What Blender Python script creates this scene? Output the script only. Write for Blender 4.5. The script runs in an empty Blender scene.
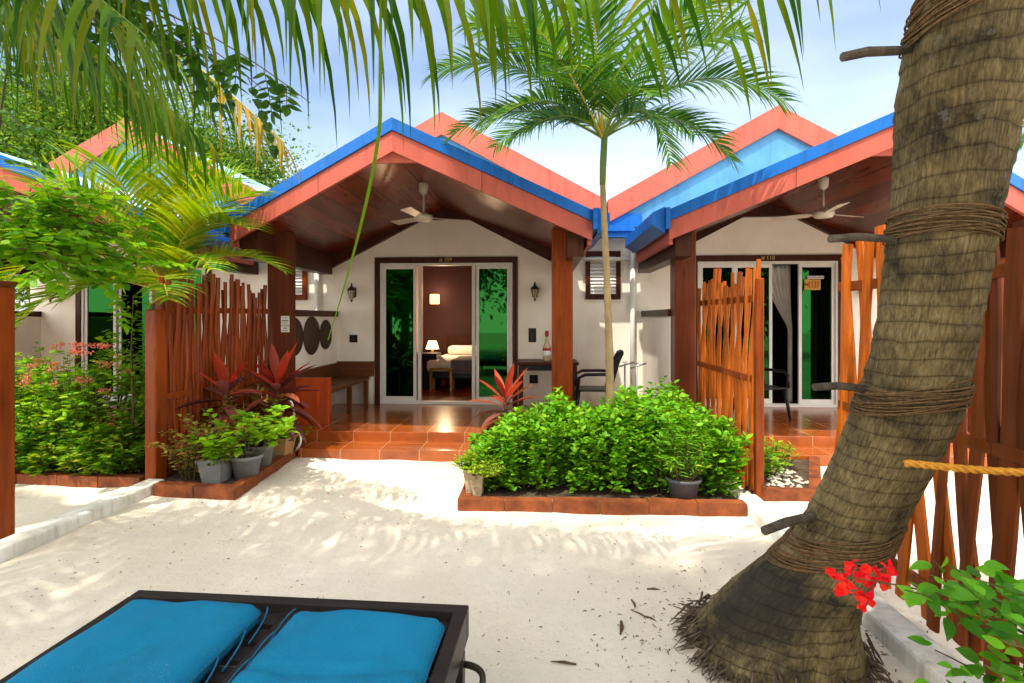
import bpy, math, random
import numpy as np
from mathutils import Vector, Matrix
random.seed(7)
rng = np.random.default_rng(11)
S = bpy.context.scene
COL = S.collection
R = math.radians
PI = math.pi

# ------------------------------------------------------------------ camera, world, sun, exposure
cd = bpy.data.cameras.new('camera')
cam = bpy.data.objects.new('camera', cd)
COL.objects.link(cam)
cam.location = (0, 0, 1.58)
cam.rotation_euler = (R(90), 0, R(2.97))
cd.sensor_width = 36
cd.lens = 540 / 1024 * 36
cd.shift_y = -23.5 / 1024
cd.clip_start = 0.05
cd.clip_end = 800
S.camera = cam

TRAVEL = Vector((0.46, 0.89, -2.0)).normalized()
W = bpy.data.worlds.new('World')
S.world = W
W.use_nodes = True
nt = W.node_tree
bg = nt.nodes['Background']
sky = nt.nodes.new('ShaderNodeTexSky')
sky.sky_type = 'NISHITA'
sky.sun_disc = False
sky.sun_elevation = math.asin(-TRAVEL.z)
sky.sun_rotation = math.atan2(-TRAVEL.x, -TRAVEL.y)
sky.air_density = 1.0
sky.dust_density = 1.2
sky.ozone_density = 2.0
tc = nt.nodes.new('ShaderNodeTexCoord')
mp = nt.nodes.new('ShaderNodeMapping')
mp.inputs['Scale'].default_value = (1.0, 1.0, 2.6)
nz = nt.nodes.new('ShaderNodeTexNoise')
nz.inputs['Scale'].default_value = 1.0
nz.inputs['Detail'].default_value = 4
nz.inputs['Roughness'].default_value = 0.55
rp = nt.nodes.new('ShaderNodeValToRGB')
rp.color_ramp.elements[0].position = 0.33
rp.color_ramp.elements[1].position = 0.75
rp.color_ramp.elements[1].color = (0.48, 0.48, 0.48, 1)
mx = nt.nodes.new('ShaderNodeMixRGB')
mx.inputs[2].default_value = (9.5, 9.9, 10.4, 1)
nt.links.new(tc.outputs['Generated'], mp.inputs['Vector'])
nt.links.new(mp.outputs[0], nz.inputs['Vector'])
nt.links.new(nz.outputs[0], rp.inputs[0])
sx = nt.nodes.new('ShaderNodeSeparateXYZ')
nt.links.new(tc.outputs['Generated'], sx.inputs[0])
bk = nt.nodes.new('ShaderNodeMapRange')  # unseen bright cloud bank behind the camera, added to fill the shade
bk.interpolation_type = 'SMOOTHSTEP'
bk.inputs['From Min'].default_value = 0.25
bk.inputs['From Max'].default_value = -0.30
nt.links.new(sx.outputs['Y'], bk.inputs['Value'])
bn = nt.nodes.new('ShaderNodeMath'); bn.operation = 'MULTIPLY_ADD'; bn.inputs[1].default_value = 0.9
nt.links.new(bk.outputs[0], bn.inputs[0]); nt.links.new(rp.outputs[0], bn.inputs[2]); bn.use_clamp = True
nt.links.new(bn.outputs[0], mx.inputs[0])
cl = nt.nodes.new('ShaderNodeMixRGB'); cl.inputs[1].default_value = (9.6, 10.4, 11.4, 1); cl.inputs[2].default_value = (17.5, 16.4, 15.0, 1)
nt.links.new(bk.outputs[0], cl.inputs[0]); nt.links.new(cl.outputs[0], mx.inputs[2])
nt.links.new(sky.outputs[0], mx.inputs[1])
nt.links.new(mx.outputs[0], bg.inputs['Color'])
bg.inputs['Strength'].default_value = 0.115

sl = bpy.data.lights.new('sun', 'SUN')
sun = bpy.data.objects.new('sun', sl)
COL.objects.link(sun)
sl.energy = 3.2
sl.angle = R(0.7)
sl.color = (1.0, 0.90, 0.74)
sun.rotation_euler = TRAVEL.to_track_quat('-Z', 'Y').to_euler()

S.view_settings.view_transform = 'Standard'
S.view_settings.look = 'None'
S.view_settings.exposure = 1.06
S.view_settings.gamma = 1
S.render.engine = 'CYCLES'
S.cycles.use_denoising = True
S.cycles.max_bounces = 7
S.cycles.diffuse_bounces = 4
S.cycles.glossy_bounces = 3
S.cycles.transmission_bounces = 4
S.cycles.transparent_max_bounces = 8
S.cycles.caustics_reflective = False
S.cycles.caustics_refractive = False
S.cycles.sample_clamp_indirect = 6

# ------------------------------------------------------------------ mesh helpers
class MB:
    def __init__(s):
        s.v = []; s.f = []; s.m = []; s.cur = 0
    def _add(s, vs, fs):
        o = len(s.v)
        s.v += [tuple(p) for p in vs]
        for f in fs:
            s.f.append(tuple(o + i for i in f)); s.m.append(s.cur)
    def box(s, x0, x1, y0, y1, z0, z1, b=0.0):
        if b <= 0:
            vs = [(x, y, z) for z in (z0, z1) for y in (y0, y1) for x in (x0, x1)]
            s._add(vs, [(0, 2, 3, 1), (4, 5, 7, 6), (0, 1, 5, 4), (2, 6, 7, 3), (0, 4, 6, 2), (1, 3, 7, 5)])
            return s
        import bmesh
        bm = bmesh.new()
        bmesh.ops.create_cube(bm, size=1)
        for v in bm.verts:
            v.co = ((x0 + x1) / 2 + v.co.x * (x1 - x0), (y0 + y1) / 2 + v.co.y * (y1 - y0), (z0 + z1) / 2 + v.co.z * (z1 - z0))
        bmesh.ops.bevel(bm, geom=bm.edges[:] , offset=b, segments=2, profile=0.5, affect='EDGES')
        bm.verts.index_update()
        s._add([v.co[:] for v in bm.verts], [[v.index for v in f.verts] for f in bm.faces])
        bm.free()
        return s
    def prism(s, poly, off):
        """poly: list of 3d points (planar, any winding), extruded by vector off"""
        n = len(poly)
        off = Vector(off)
        a = [Vector(p) for p in poly]
        nn = Vector((0, 0, 0))
        for i in range(n):
            nn += (a[i] - a[0]).cross(a[(i + 1) % n] - a[0])
        if nn.dot(off) > 0: a.reverse()
        vs = a + [p + off for p in a]
        fs = [tuple(range(n)), tuple(range(2 * n - 1, n - 1, -1))]
        for i in range(n):
            j = (i + 1) % n
            fs.append((j, i, n + i, n + j))
        s._add(vs, fs); return s
    def tube(s, path, rad, n=8, cap=True, ell=1.0, twist=0.0):
        P = [Vector(p) for p in path]
        k = len(P)
        if not hasattr(rad, '__len__'): rad = [rad] * k
        vs = []; fs = []
        t0 = (P[1] - P[0]).normalized()
        ref = Vector((0, 0, 1)) if abs(t0.z) < 0.9 else Vector((1, 0, 0))
        u = t0.cross(ref).normalized()
        for i in range(k):
            t = (P[min(i + 1, k - 1)] - P[max(i - 1, 0)]).normalized()
            u = (u - t * u.dot(t)).normalized()
            w = t.cross(u)
            for j in range(n):
                a = 2 * PI * j / n + twist * i
                vs.append(P[i] + u * (math.cos(a) * rad[i]) + w * (math.sin(a) * rad[i] * ell))
        for i in range(k - 1):
            for j in range(n):
                q = (j + 1) % n
                fs.append((i * n + j, i * n + q, (i + 1) * n + q, (i + 1) * n + j))
        if cap:
            fs.append(tuple(range(n - 1, -1, -1)))
            fs.append(tuple((k - 1) * n + j for j in range(n)))
        s._add(vs, fs); return s
    def lathe(s, prof, c, n=20, axis='z', sx=1.0, sy=1.0):
        """prof: list of (r,z)"""
        vs = []; fs = []
        for r, z in prof:
            for j in range(n):
                a = 2 * PI * j / n
                vs.append((c[0] + sx * r * math.cos(a), c[1] + sy * r * math.sin(a), c[2] + z))
        k = len(prof)
        for i in range(k - 1):
            for j in range(n):
                q = (j + 1) % n
                fs.append((i * n + j, i * n + q, (i + 1) * n + q, (i + 1) * n + j))
        fs.append(tuple(range(n - 1, -1, -1)))
        fs.append(tuple((k - 1) * n + j for j in range(n)))
        s._add(vs, fs); return s
    def strip(s, pts, sides, wid, fold=0.0):
        """ribbon leaf with a mid rib: pts centre line, sides unit side vectors, wid half widths"""
        vs = []; fs = []
        for p, d, w in zip(pts, sides, wid):
            vs += [p + d * w, p - Vector((0, 0, fold * w)), p - d * w]
        for i in range(len(pts) - 1):
            a = i * 3; b = a + 3
            fs += [(a, a + 1, b + 1, b), (a + 1, a + 2, b + 2, b + 1)]
        s._add(vs, fs); return s
    def build(s, name, mats, parent=None, smooth=False, loc=None):
        me = bpy.data.meshes.new(name)
        me.from_pydata(s.v, [], s.f)
        if not isinstance(mats, (list, tuple)): mats = [mats]
        for m in mats: me.materials.append(m)
        if len(mats) > 1: me.polygons.foreach_set('material_index', s.m)
        if smooth: me.polygons.foreach_set('use_smooth', [True] * len(me.polygons))
        me.update()
        o = bpy.data.objects.new(name, me)
        COL.objects.link(o)
        if parent is not None:
            o.parent = parent
        if loc is not None: o.location = loc
        return o

def tag(o, label=None, cat=None, group=None, kind=None):
    if label: o['label'] = label
    if cat: o['category'] = cat
    if group: o['group'] = group
    if kind: o['kind'] = kind
    return o

def thing(name, label, cat, loc=(0, 0, 0), rz=0.0, group=None):
    o = bpy.data.objects.new(name, None)
    COL.objects.link(o)
    o.location = loc
    o.rotation_euler = (0, 0, rz)
    o.empty_display_size = 0.1
    return tag(o, label, cat, group)

def np_mesh(name, V, Fs, mats, parent=None, smooth=False, midx=None):
    """V (n,3); Fs list of (k,m) index arrays"""
    me = bpy.data.meshes.new(name)
    nl = sum(f.size for f in Fs); nf = sum(len(f) for f in Fs)
    me.vertices.add(len(V)); me.loops.add(nl); me.polygons.add(nf)
    me.vertices.foreach_set('co', np.asarray(V, dtype=np.float32).ravel())
    me.loops.foreach_set('vertex_index', np.concatenate([f.ravel() for f in Fs]).astype(np.int32))
    tot = np.concatenate([np.full(len(f), f.shape[1]) for f in Fs])
    st = np.concatenate([[0], np.cumsum(tot)[:-1]])
    me.polygons.foreach_set('loop_start', st.astype(np.int32))
    if not isinstance(mats, (list, tuple)): mats = [mats]
    for m in mats: me.materials.append(m)
    if midx is not None: me.polygons.foreach_set('material_index', np.asarray(midx, dtype=np.int32))
    if smooth: me.polygons.foreach_set('use_smooth', np.ones(nf, dtype=bool))
    me.update(calc_edges=True)
    me.validate()
    o = bpy.data.objects.new(name, me)
    COL.objects.link(o)
    if parent is not None: o.parent = parent
    return o

def unit(a):
    return a / np.maximum(np.linalg.norm(a, axis=1, keepdims=True), 1e-9)

LEAF_T = np.array([[0, 0, 0], [.28, .40, .0], [.30, 0, -.12], [.28, -.40, .0], [.66, .36, .0], [.68, 0, -.14], [.66, -.36, .0], [1, 0, 0]])
LEAF_F3 = np.array([[0, 2, 1], [0, 3, 2], [4, 5, 7], [5, 6, 7]])
LEAF_F4 = np.array([[1, 2, 5, 4], [2, 3, 6, 5]])
def leaves(pos, d, up, L, Wd, droop=0.25):
    """arrays -> (V, [F3, F4]) of folded pointed leaves"""
    n = len(pos)
    d = unit(d); side = unit(np.cross(up, d)); nn = np.cross(d, side)
    L = np.broadcast_to(L, (n,)); Wd = np.broadcast_to(Wd, (n,)); droop = np.broadcast_to(droop, (n,))
    t = LEAF_T[None, :, 0:1]; sx = LEAF_T[None, :, 1:2]; nz_ = LEAF_T[None, :, 2:3]
    V = pos[:, None, :] + d[:, None, :] * (t * L[:, None, None]) + side[:, None, :] * (sx * Wd[:, None, None]) \
        + nn[:, None, :] * ((nz_ * Wd[:, None, None]) - (t ** 2) * (droop * L)[:, None, None])
    base = (np.arange(n) * 8)[:, None, None]
    return V.reshape(-1, 3), [(LEAF_F3[None] + base).reshape(-1, 3), (LEAF_F4[None] + base).reshape(-1, 4)]

HS = [0, .06, .16, .30, .46, .62, .78, .90, 1.0]
HW = [.0, .20, .38, .49, .50, .42, .27, .13, .0]
def leaves_hi(pos, d, up, L, Wd, droop=0.25):
    n = len(pos)
    d = unit(d); side = unit(np.cross(up, d)); nn = np.cross(d, side)
    L = np.broadcast_to(L, (n,)); Wd = np.broadcast_to(Wd, (n,)); droop = np.broadcast_to(droop, (n,))
    T = np.array([[t, q * w, .0 if q else -.16 * w * 2] for t, w in zip(HS, HW) for q in (1, 0, -1)])
    t = T[None, :, 0:1]
    V = pos[:, None, :] + d[:, None, :] * (t * L[:, None, None]) + side[:, None, :] * (T[None, :, 1:2] * Wd[:, None, None]) \
        + nn[:, None, :] * ((T[None, :, 2:3] * Wd[:, None, None]) - (t ** 2) * (droop * L)[:, None, None])
    k = len(HS)
    f = np.array([[a * 3 + e, a * 3 + e + 1, a * 3 + e + 4, a * 3 + e + 3] for a in range(k - 1) for e in (0, 1)])
    base = (np.arange(n) * 3 * k)[:, None, None]
    return V.reshape(-1, 3), [(f[None] + base).reshape(-1, 4)]

def quads(pos, d, up, L, Wd):
    """simple kite leaves for far foliage"""
    n = len(pos)
    d = unit(d); side = unit(np.cross(up, d)); nn = np.cross(d, side)
    L = np.broadcast_to(L, (n,))[:, None]; Wd = np.broadcast_to(Wd, (n,))[:, None]
    V = np.stack([pos, pos + d * L * .45 + side * Wd * .5 + nn * L * .06, pos + d * L - nn * L * .15, pos + d * L * .45 - side * Wd * .5 + nn * L * .06], axis=1)
    F = (np.arange(n) * 4)[:, None] + np.arange(4)[None]
    return V.reshape(-1, 3), [F]

# ------------------------------------------------------------------ materials
def mat(name):
    m = bpy.data.materials.new(name); m.use_nodes = True
    n = m.node_tree.nodes
    return m, n, m.node_tree.links, n['Principled BSDF']

def ramp(n, stops):
    r = n.new('ShaderNodeValToRGB')
    e = r.color_ramp.elements
    while len(e) < len(stops): e.new(0.5)
    for el, (p, c) in zip(e, stops):
        el.position = p; el.color = (*c, 1)
    return r

def noise(n, l, vec, scale, detail=4, rough=0.55, dist=0.0):
    t = n.new('ShaderNodeTexNoise')
    t.inputs['Scale'].default_value = scale
    t.inputs['Detail'].default_value = detail
    t.inputs['Roughness'].default_value = rough
    t.inputs['Distortion'].default_value = dist
    if vec is not None: l.new(vec, t.inputs['Vector'])
    return t

def obj_co(n, l, scale=(1, 1, 1)):
    g = n.new('ShaderNodeNewGeometry')
    m = n.new('ShaderNodeMapping'); m.inputs['Scale'].default_value = scale
    l.new(g.outputs['Position'], m.inputs['Vector'])
    return m.outputs[0]

def bump(n, l, h, strength, dist, bsdf):
    b = n.new('ShaderNodeBump'); b.inputs['Strength'].default_value = strength; b.inputs['Distance'].default_value = dist
    l.new(h, b.inputs['Height']); l.new(b.outputs[0], bsdf.inputs['Normal']); return b

def plain(name, c, c2=None, rough=0.5, scale=6, bmp=0.0, bscale=60, metal=0.0, spec=0.22, stretch=(1, 1, 1), coat=0.0):
    m, n, l, b = mat(name)
    v = obj_co(n, l, stretch)
    if c2 is None: c2 = tuple(x * 0.78 for x in c)
    t = noise(n, l, v, scale, 6)
    r = ramp(n, [(0.32, c2), (0.68, c)])
    l.new(t.outputs[0], r.inputs[0]); l.new(r.outputs[0], b.inputs['Base Color'])
    b.inputs['Roughness'].default_value = rough
    b.inputs['Metallic'].default_value = metal
    b.inputs['Specular IOR Level'].default_value = spec
    b.inputs['Coat Weight'].default_value = coat
    b.inputs['Coat Roughness'].default_value = 0.15
    if bmp > 0:
        t2 = noise(n, l, v, bscale, 4)
        bump(n, l, t2.outputs[0], bmp, 0.01, b)
    return m

def weather(m, lo=.62, sc=(7, 7, .9), amount=1.0, band=None):
    n, l = m.node_tree.nodes, m.node_tree.links
    b = n['Principled BSDF']; src = b.inputs['Base Color'].links[0].from_socket
    t = noise(n, l, obj_co(n, l, sc), 1.6, 7, 0.68)
    r = ramp(n, [(0.30, (lo, lo, lo * .96)), (0.50, (1, 1, 1)), (0.8, (1.05, 1.05, 1.05))]); l.new(t.outputs[0], r.inputs[0])
    mm = n.new('ShaderNodeMixRGB'); mm.blend_type = 'MULTIPLY'; mm.inputs[0].default_value = amount
    l.new(src, mm.inputs[1]); l.new(r.outputs[0], mm.inputs[2]); out = mm.outputs[0]
    # small chips and specks
    t3 = noise(n, l, obj_co(n, l), 34, 4, 0.7)
    r3 = ramp(n, [(0.27, (.55, .53, .5)), (0.34, (1, 1, 1))]); l.new(t3.outputs[0], r3.inputs[0])
    m3 = n.new('ShaderNodeMixRGB'); m3.blend_type = 'MULTIPLY'; m3.inputs[0].default_value = .8
    l.new(out, m3.inputs[1]); l.new(r3.outputs[0], m3.inputs[2]); out = m3.outputs[0]
    if band is not None:     # rain splash dirt along the foot of a wall
        sp_ = n.new('ShaderNodeSeparateXYZ'); l.new(obj_co(n, l), sp_.inputs[0])
        t2 = noise(n, l, obj_co(n, l, (6, 6, 1.5)), 1.5, 6, .7)
        a = n.new('ShaderNodeMath'); a.operation = 'MULTIPLY_ADD'; a.inputs[1].default_value = -band[1]; l.new(t2.outputs[0], a.inputs[0]); l.new(sp_.outputs['Z'], a.inputs[2])
        mr = n.new('ShaderNodeMapRange'); mr.inputs['From Min'].default_value = band[0] - band[1] * .8; mr.inputs['From Max'].default_value = band[0] + .10
        mr.inputs['To Min'].default_value = .75; mr.inputs['To Max'].default_value = 0; l.new(a.outputs[0], mr.inputs['Value'])
        m2 = n.new('ShaderNodeMixRGB'); m2.inputs[2].default_value = (.34, .27, .19, 1); l.new(mr.outputs[0], m2.inputs[0]); l.new(out, m2.inputs[1]); out = m2.outputs[0]
    l.new(out, b.inputs['Base Color'])

def wood(name, c, c2, axis='z', rough=0.4, coat=0.2, scale=1.0, plank=0.0, plank_axis='x'):
    m, n, l, b = mat(name)
    st = {'x': (1.2, 14, 14), 'y': (14, 1.2, 14), 'z': (14, 14, 1.2)}[axis]
    v = obj_co(n, l, tuple(s_ * scale for s_ in st))
    oi = n.new('ShaderNodeObjectInfo')
    ad = n.new('ShaderNodeVectorMath'); ad.operation = 'ADD'
    sc = n.new('ShaderNodeMath'); sc.operation = 'MULTIPLY'; sc.inputs[1].default_value = 37
    l.new(oi.outputs['Random'], sc.inputs[0]); l.new(v, ad.inputs[0]); l.new(sc.outputs[0], ad.inputs[1])
    t = noise(n, l, ad.outputs[0], 1.3, 7, 0.6, 0.8)
    t2 = noise(n, l, obj_co(n, l), 1.7, 3)
    mixf = n.new('ShaderNodeMath'); mixf.operation = 'MULTIPLY_ADD'; mixf.inputs[1].default_value = 0.65
    ms = n.new('ShaderNodeMath'); ms.operation = 'MULTIPLY'; ms.inputs[1].default_value = 0.35
    l.new(t2.outputs[0], ms.inputs[0]); l.new(t.outputs[0], mixf.inputs[0]); l.new(ms.outputs[0], mixf.inputs[2])
    r = ramp(n, [(0.3, c2), (0.5, tuple((a + d) / 2 for a, d in zip(c, c2))), (0.7, c)])
    l.new(mixf.outputs[0], r.inputs[0])
    out = r.outputs[0]
    # each piece a little lighter or darker timber
    hsv = n.new('ShaderNodeHueSaturation')
    vr = n.new('ShaderNodeMapRange'); vr.inputs['To Min'].default_value = 0.72; vr.inputs['To Max'].default_value = 1.25
    l.new(oi.outputs['Random'], vr.inputs['Value']); l.new(vr.outputs[0], hsv.inputs['Value']); l.new(out, hsv.inputs['Color'])
    out = hsv.outputs[0]
    h = t.outputs[0]
    vk = n.new('ShaderNodeTexVoronoi'); vk.inputs['Scale'].default_value = 1.0
    l.new(obj_co(n, l, {'x': (2.2, 9, 9), 'y': (9, 2.2, 9), 'z': (9, 9, 2.2)}[axis]), vk.inputs['Vector'])
    kr = ramp(n, [(0.0, (.22, .18, .16)), (0.10, (.55, .5, .48)), (0.20, (1, 1, 1))]); l.new(vk.outputs['Distance'], kr.inputs[0])
    mk = n.new('ShaderNodeMixRGB'); mk.blend_type = 'MULTIPLY'; mk.inputs[0].default_value = .75
    l.new(out, mk.inputs[1]); l.new(kr.outputs[0], mk.inputs[2]); out = mk.outputs[0]
    gn = noise(n, l, obj_co(n, l, {'x': (.8, 5, 5), 'y': (5, .8, 5), 'z': (5, 5, .8)}[axis]), 1.6, 6, .7)
    gr = ramp(n, [(0.56, (0, 0, 0)), (0.72, (.45, .45, .45))]); l.new(gn.outputs[0], gr.inputs[0])
    lum = tuple(.35 * sum(c) / 3 + .55 * x for x in c)
    mg = n.new('ShaderNodeMixRGB'); mg.inputs[2].default_value = (*lum, 1)
    l.new(gr.outputs[0], mg.inputs[0]); l.new(out, mg.inputs[1]); out = mg.outputs[0]
    if plank > 0:
        sep = n.new('ShaderNodeSeparateXYZ'); l.new(obj_co(n, l), sep.inputs[0])
        d = n.new('ShaderNodeMath'); d.operation = 'DIVIDE'; d.inputs[1].default_value = plank
        l.new(sep.outputs[plank_axis.upper()], d.inputs[0])
        fl = n.new('ShaderNodeMath'); fl.operation = 'FLOOR'; l.new(d.outputs[0], fl.inputs[0])
        wn = n.new('ShaderNodeTexWhiteNoise'); wn.noise_dimensions = '1D'; l.new(fl.outputs[0], wn.inputs['W'])
        h2 = n.new('ShaderNodeHueSaturation'); v2 = n.new('ShaderNodeMapRange'); v2.inputs['To Min'].default_value = 0.7; v2.inputs['To Max'].default_value = 1.2
        l.new(wn.outputs['Value'], v2.inputs['Value']); l.new(v2.outputs[0], h2.inputs['Value']); l.new(out, h2.inputs['Color'])
        fr = n.new('ShaderNodeMath'); fr.operation = 'FRACT'; l.new(d.outputs[0], fr.inputs[0])
        cm = n.new('ShaderNodeMath'); cm.operation = 'COMPARE'; cm.inputs[1].default_value = 0.0; cm.inputs[2].default_value = 0.05
        l.new(fr.outputs[0], cm.inputs[0])
        mc = n.new('ShaderNodeMixRGB'); mc.inputs[2].default_value = (0.01, 0.004, 0.002, 1)
        l.new(cm.outputs[0], mc.inputs[0]); l.new(h2.outputs[0], mc.inputs[1])
        out = mc.outputs[0]
    l.new(out, b.inputs['Base Color'])
    b.inputs['Roughness'].default_value = rough
    b.inputs['Coat Weight'].default_value = coat * .16; b.inputs['Coat Roughness'].default_value = 0.25; b.inputs['Specular IOR Level'].default_value = 0.10
    bump(n, l, h, 0.25, 0.006, b)
    return m

def leaf_mat(name, cols, trans=0.35, rough=0.42, tcol=None, spec=0.16):
    m, n, l, b = mat(name)
    g = n.new('ShaderNodeNewGeometry')
    k = len(cols)
    r = ramp(n, [(i / max(1, k - 1) * 0.9 + 0.05, c) for i, c in enumerate(cols)])
    l.new(g.outputs['Random Per Island'], r.inputs[0])
    t = noise(n, l, obj_co(n, l), 2.2, 2)
    mr = n.new('ShaderNodeMapRange'); mr.inputs['To Min'].default_value = 0.7; mr.inputs['To Max'].default_value = 1.3
    l.new(t.outputs[0], mr.inputs['Value'])
    hs = n.new('ShaderNodeHueSaturation'); l.new(mr.outputs[0], hs.inputs['Value']); l.new(r.outputs[0], hs.inputs['Color'])
    l.new(hs.outputs[0], b.inputs['Base Color'])
    b.inputs['Roughness'].default_value = rough
    b.inputs['Specular IOR Level'].default_value = spec
    tr = n.new('ShaderNodeBsdfTranslucent')
    h2 = n.new('ShaderNodeHueSaturation'); h2.inputs['Hue'].default_value = 0.485; h2.inputs['Saturation'].default_value = 1.1; h2.inputs['Value'].default_value = 1.5
    l.new(hs.outputs[0], h2.inputs['Color']); l.new(h2.outputs[0], tr.inputs['Color'])
    mx_ = n.new('ShaderNodeMixShader'); mx_.inputs[0].default_value = trans
    l.new(b.outputs[0], mx_.inputs[1]); l.new(tr.outputs[0], mx_.inputs[2])
    l.new(mx_.outputs[0], n['Material Output'].inputs['Surface'])
    return m

M = {}
# sand
m, n, l, b = mat('coral_sand'); M['sand'] = m
v = obj_co(n, l)
t1 = noise(n, l, v, 1.1, 5); t2 = noise(n, l, v, 55, 5, 0.7); t3 = noise(n, l, v, 9, 4)
r1 = ramp(n, [(0.3, (0.56, 0.50, 0.415)), (0.7, (0.66, 0.61, 0.53))]); l.new(t1.outputs[0], r1.inputs[0])
r2 = ramp(n, [(0.27, (0.45, 0.40, 0.33)), (0.40, (1, 1, 1)), (0.75, (1.0, 1.0, 1.0))]); l.new(t2.outputs[0], r2.inputs[0])
mm = n.new('ShaderNodeMixRGB'); mm.blend_type = 'MULTIPLY'; mm.inputs[0].default_value = 1
l.new(r1.outputs[0], mm.inputs[1]); l.new(r2.outputs[0], mm.inputs[2]); l.new(mm.outputs[0], b.inputs['Base Color'])
b.inputs['Roughness'].default_value = 0.95; b.inputs['Specular IOR Level'].default_value = 0.1
ad = n.new('ShaderNodeMath'); ad.operation = 'MULTIPLY_ADD'; ad.inputs[1].default_value = 2.2
l.new(t3.outputs[0], ad.inputs[0]); l.new(t2.outputs[0], ad.inputs[2])
bump(n, l, ad.outputs[0], 0.45, 0.010, b)

def tile_mat(name, c1, c2, grout, size, rough, wx=1.0, coat=0.3):
    m, n, l, b = mat(name)
    v = obj_co(n, l)
    # wall faces use z as second axis: pick by normal
    br = n.new('ShaderNodeTexBrick'); br.offset = 0.0
    br.inputs['Scale'].default_value = 1.0
    br.inputs['Brick Width'].default_value = size * wx; br.inputs['Row Height'].default_value = size
    br.inputs['Mortar Size'].default_value = 0.006; br.inputs['Mortar Smooth'].default_value = 0.2
    br.inputs['Color1'].default_value = (*c1, 1); br.inputs['Color2'].default_value = (*c2, 1); br.inputs['Mortar'].default_value = (*grout, 1)
    l.new(v, br.inputs['Vector'])
    t = noise(n, l, v, 5, 5); r = ramp(n, [(0.3, (0.75, 0.75, 0.75)), (0.7, (1.1, 1.1, 1.1))]); l.new(t.outputs[0], r.inputs[0])
    mm = n.new('ShaderNodeMixRGB'); mm.blend_type = 'MULTIPLY'; mm.inputs[0].default_value = 1
    l.new(br.outputs['Color'], mm.inputs[1]); l.new(r.outputs[0], mm.inputs[2]); l.new(mm.outputs[0], b.inputs['Base Color'])
    b.inputs['Roughness'].default_value = rough
    b.inputs['Coat Weight'].default_value = coat; b.inputs['Coat Roughness'].default_value = 0.12
    bump(n, l, br.outputs['Fac'], -0.3, 0.003, b)
    return m
M['tile'] = tile_mat('terracotta_floor_tile', (0.36, 0.085, 0.013), (0.27, 0.06, 0.01), (0.42, 0.23, 0.11), 0.45, 0.25)
weather(M['tile'], .68, (1.6, 1.6, 3), .9)
M['edging'] = plain('red_clay_edging', (0.25, 0.068, 0.020), (0.11, 0.03, 0.012), 0.65, 7, 0.3, 50)
M['mortar'] = plain('edging_mortar', (0.36, 0.22, 0.14), None, 0.9)
weather(M['edging'], .55, (3, 3, 3))
M['soil'] = plain('garden_soil', (0.10, 0.07, 0.045), (0.035, 0.025, 0.018), 0.95, 14, 0.8, 60)
M['white_wall'] = plain('white_plaster_wall', (0.87, 0.83, 0.76), (0.81, 0.76, 0.69), 0.85, 2.2, 0.12, 40, spec=0.2)
M['kerb'] = plain('white_painted_concrete', (0.76, 0.76, 0.73), (0.52, 0.50, 0.45), 0.8, 5, 0.35, 30)
M['pink'] = plain('salmon_pink_paint', (0.44, 0.095, 0.068), (0.36, 0.078, 0.055), 0.55, 2.4, 0.15, 25)
M['blue'] = plain('bright_blue_paint', (0.004, 0.115, 0.46), (0.003, 0.09, 0.37), 0.45, 3, 0.1, 20)
M['pale_blue'] = plain('sky_blue_paint', (0.075, 0.23, 0.42), (0.055, 0.19, 0.37), 0.5, 2.5)
M['roof_metal'] = plain('faded_sky_blue_roof', (0.36, 0.58, 0.74), (0.26, 0.50, 0.70), 0.45, 2.0)
M['ceiling'] = wood('dark_red_ceiling_boards', (0.19, 0.033, 0.013), (0.085, 0.014, 0.006), 'y', 0.25, 1.8, 0.7, 0.22, 'x')
for k_, a_ in (('pink', .72), ('blue', .72), ('pale_blue', .8), ('roof_metal', .75), ('kerb', .62)): weather(M[k_], a_)
weather(M['white_wall'], .90, (1.3, 1.3, .8), .8, (.22, .30))
M['dark_wood'] = wood('dark_brown_timber', (0.075, 0.024, 0.012), (0.03, 0.01, 0.006), 'z', 0.4, 0.3)
M['post'] = wood('varnished_red_brown_post', (0.25, 0.050, 0.007), (0.085, 0.015, 0.003), 'z', 0.35, 0.35)
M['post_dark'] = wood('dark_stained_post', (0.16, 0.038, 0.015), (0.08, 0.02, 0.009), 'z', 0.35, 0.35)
M['slat'] = wood('orange_varnished_stick', (0.48, 0.120, 0.012), (0.16, 0.032, 0.004), 'z', 0.4, 0.3, 1.4)
M['slat_dark'] = wood('red_brown_varnished_slat', (0.27, 0.054, 0.009), (0.08, 0.015, 0.004), 'z', 0.4, 0.3, 1.2)
M['slat_shaded'] = wood('shaded_varnished_board', (0.21, 0.050, 0.010), (0.065, 0.016, 0.004), 'z', 0.45, 0.2, 1.0)  # darker slat copy, shade of the near fence end put into the colour
M['bench'] = wood('bench_brown_boards', (0.17, 0.062, 0.024), (0.07, 0.026, 0.012), 'x', 0.32, 0.4)
M['bench_red'] = wood('bench_red_end_panel', (0.40, 0.065, 0.014), (0.25, 0.038, 0.01), 'z', 0.35, 0.4)
M['alu'] = plain('white_aluminium_profile', (0.74, 0.74, 0.73), (0.66, 0.66, 0.65), 0.4, 4)
M['black'] = plain('black_plastic', (0.012, 0.012, 0.014), None, 0.35, 8)
M['black_metal'] = plain('black_cast_metal', (0.02, 0.018, 0.016), (0.04, 0.03, 0.015), 0.4, 20)
M['fan'] = plain('cream_fan_enamel', (0.62, 0.57, 0.50), None, 0.35)
M['disc'] = plain('dark_woven_disc', (0.085, 0.055, 0.032), (0.045, 0.029, 0.018), 0.8, 40, 0.8, 120)
M['pvc'] = plain('white_pvc_pipe', (0.78, 0.78, 0.76), (0.68, 0.68, 0.66), 0.4, 5)
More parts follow.
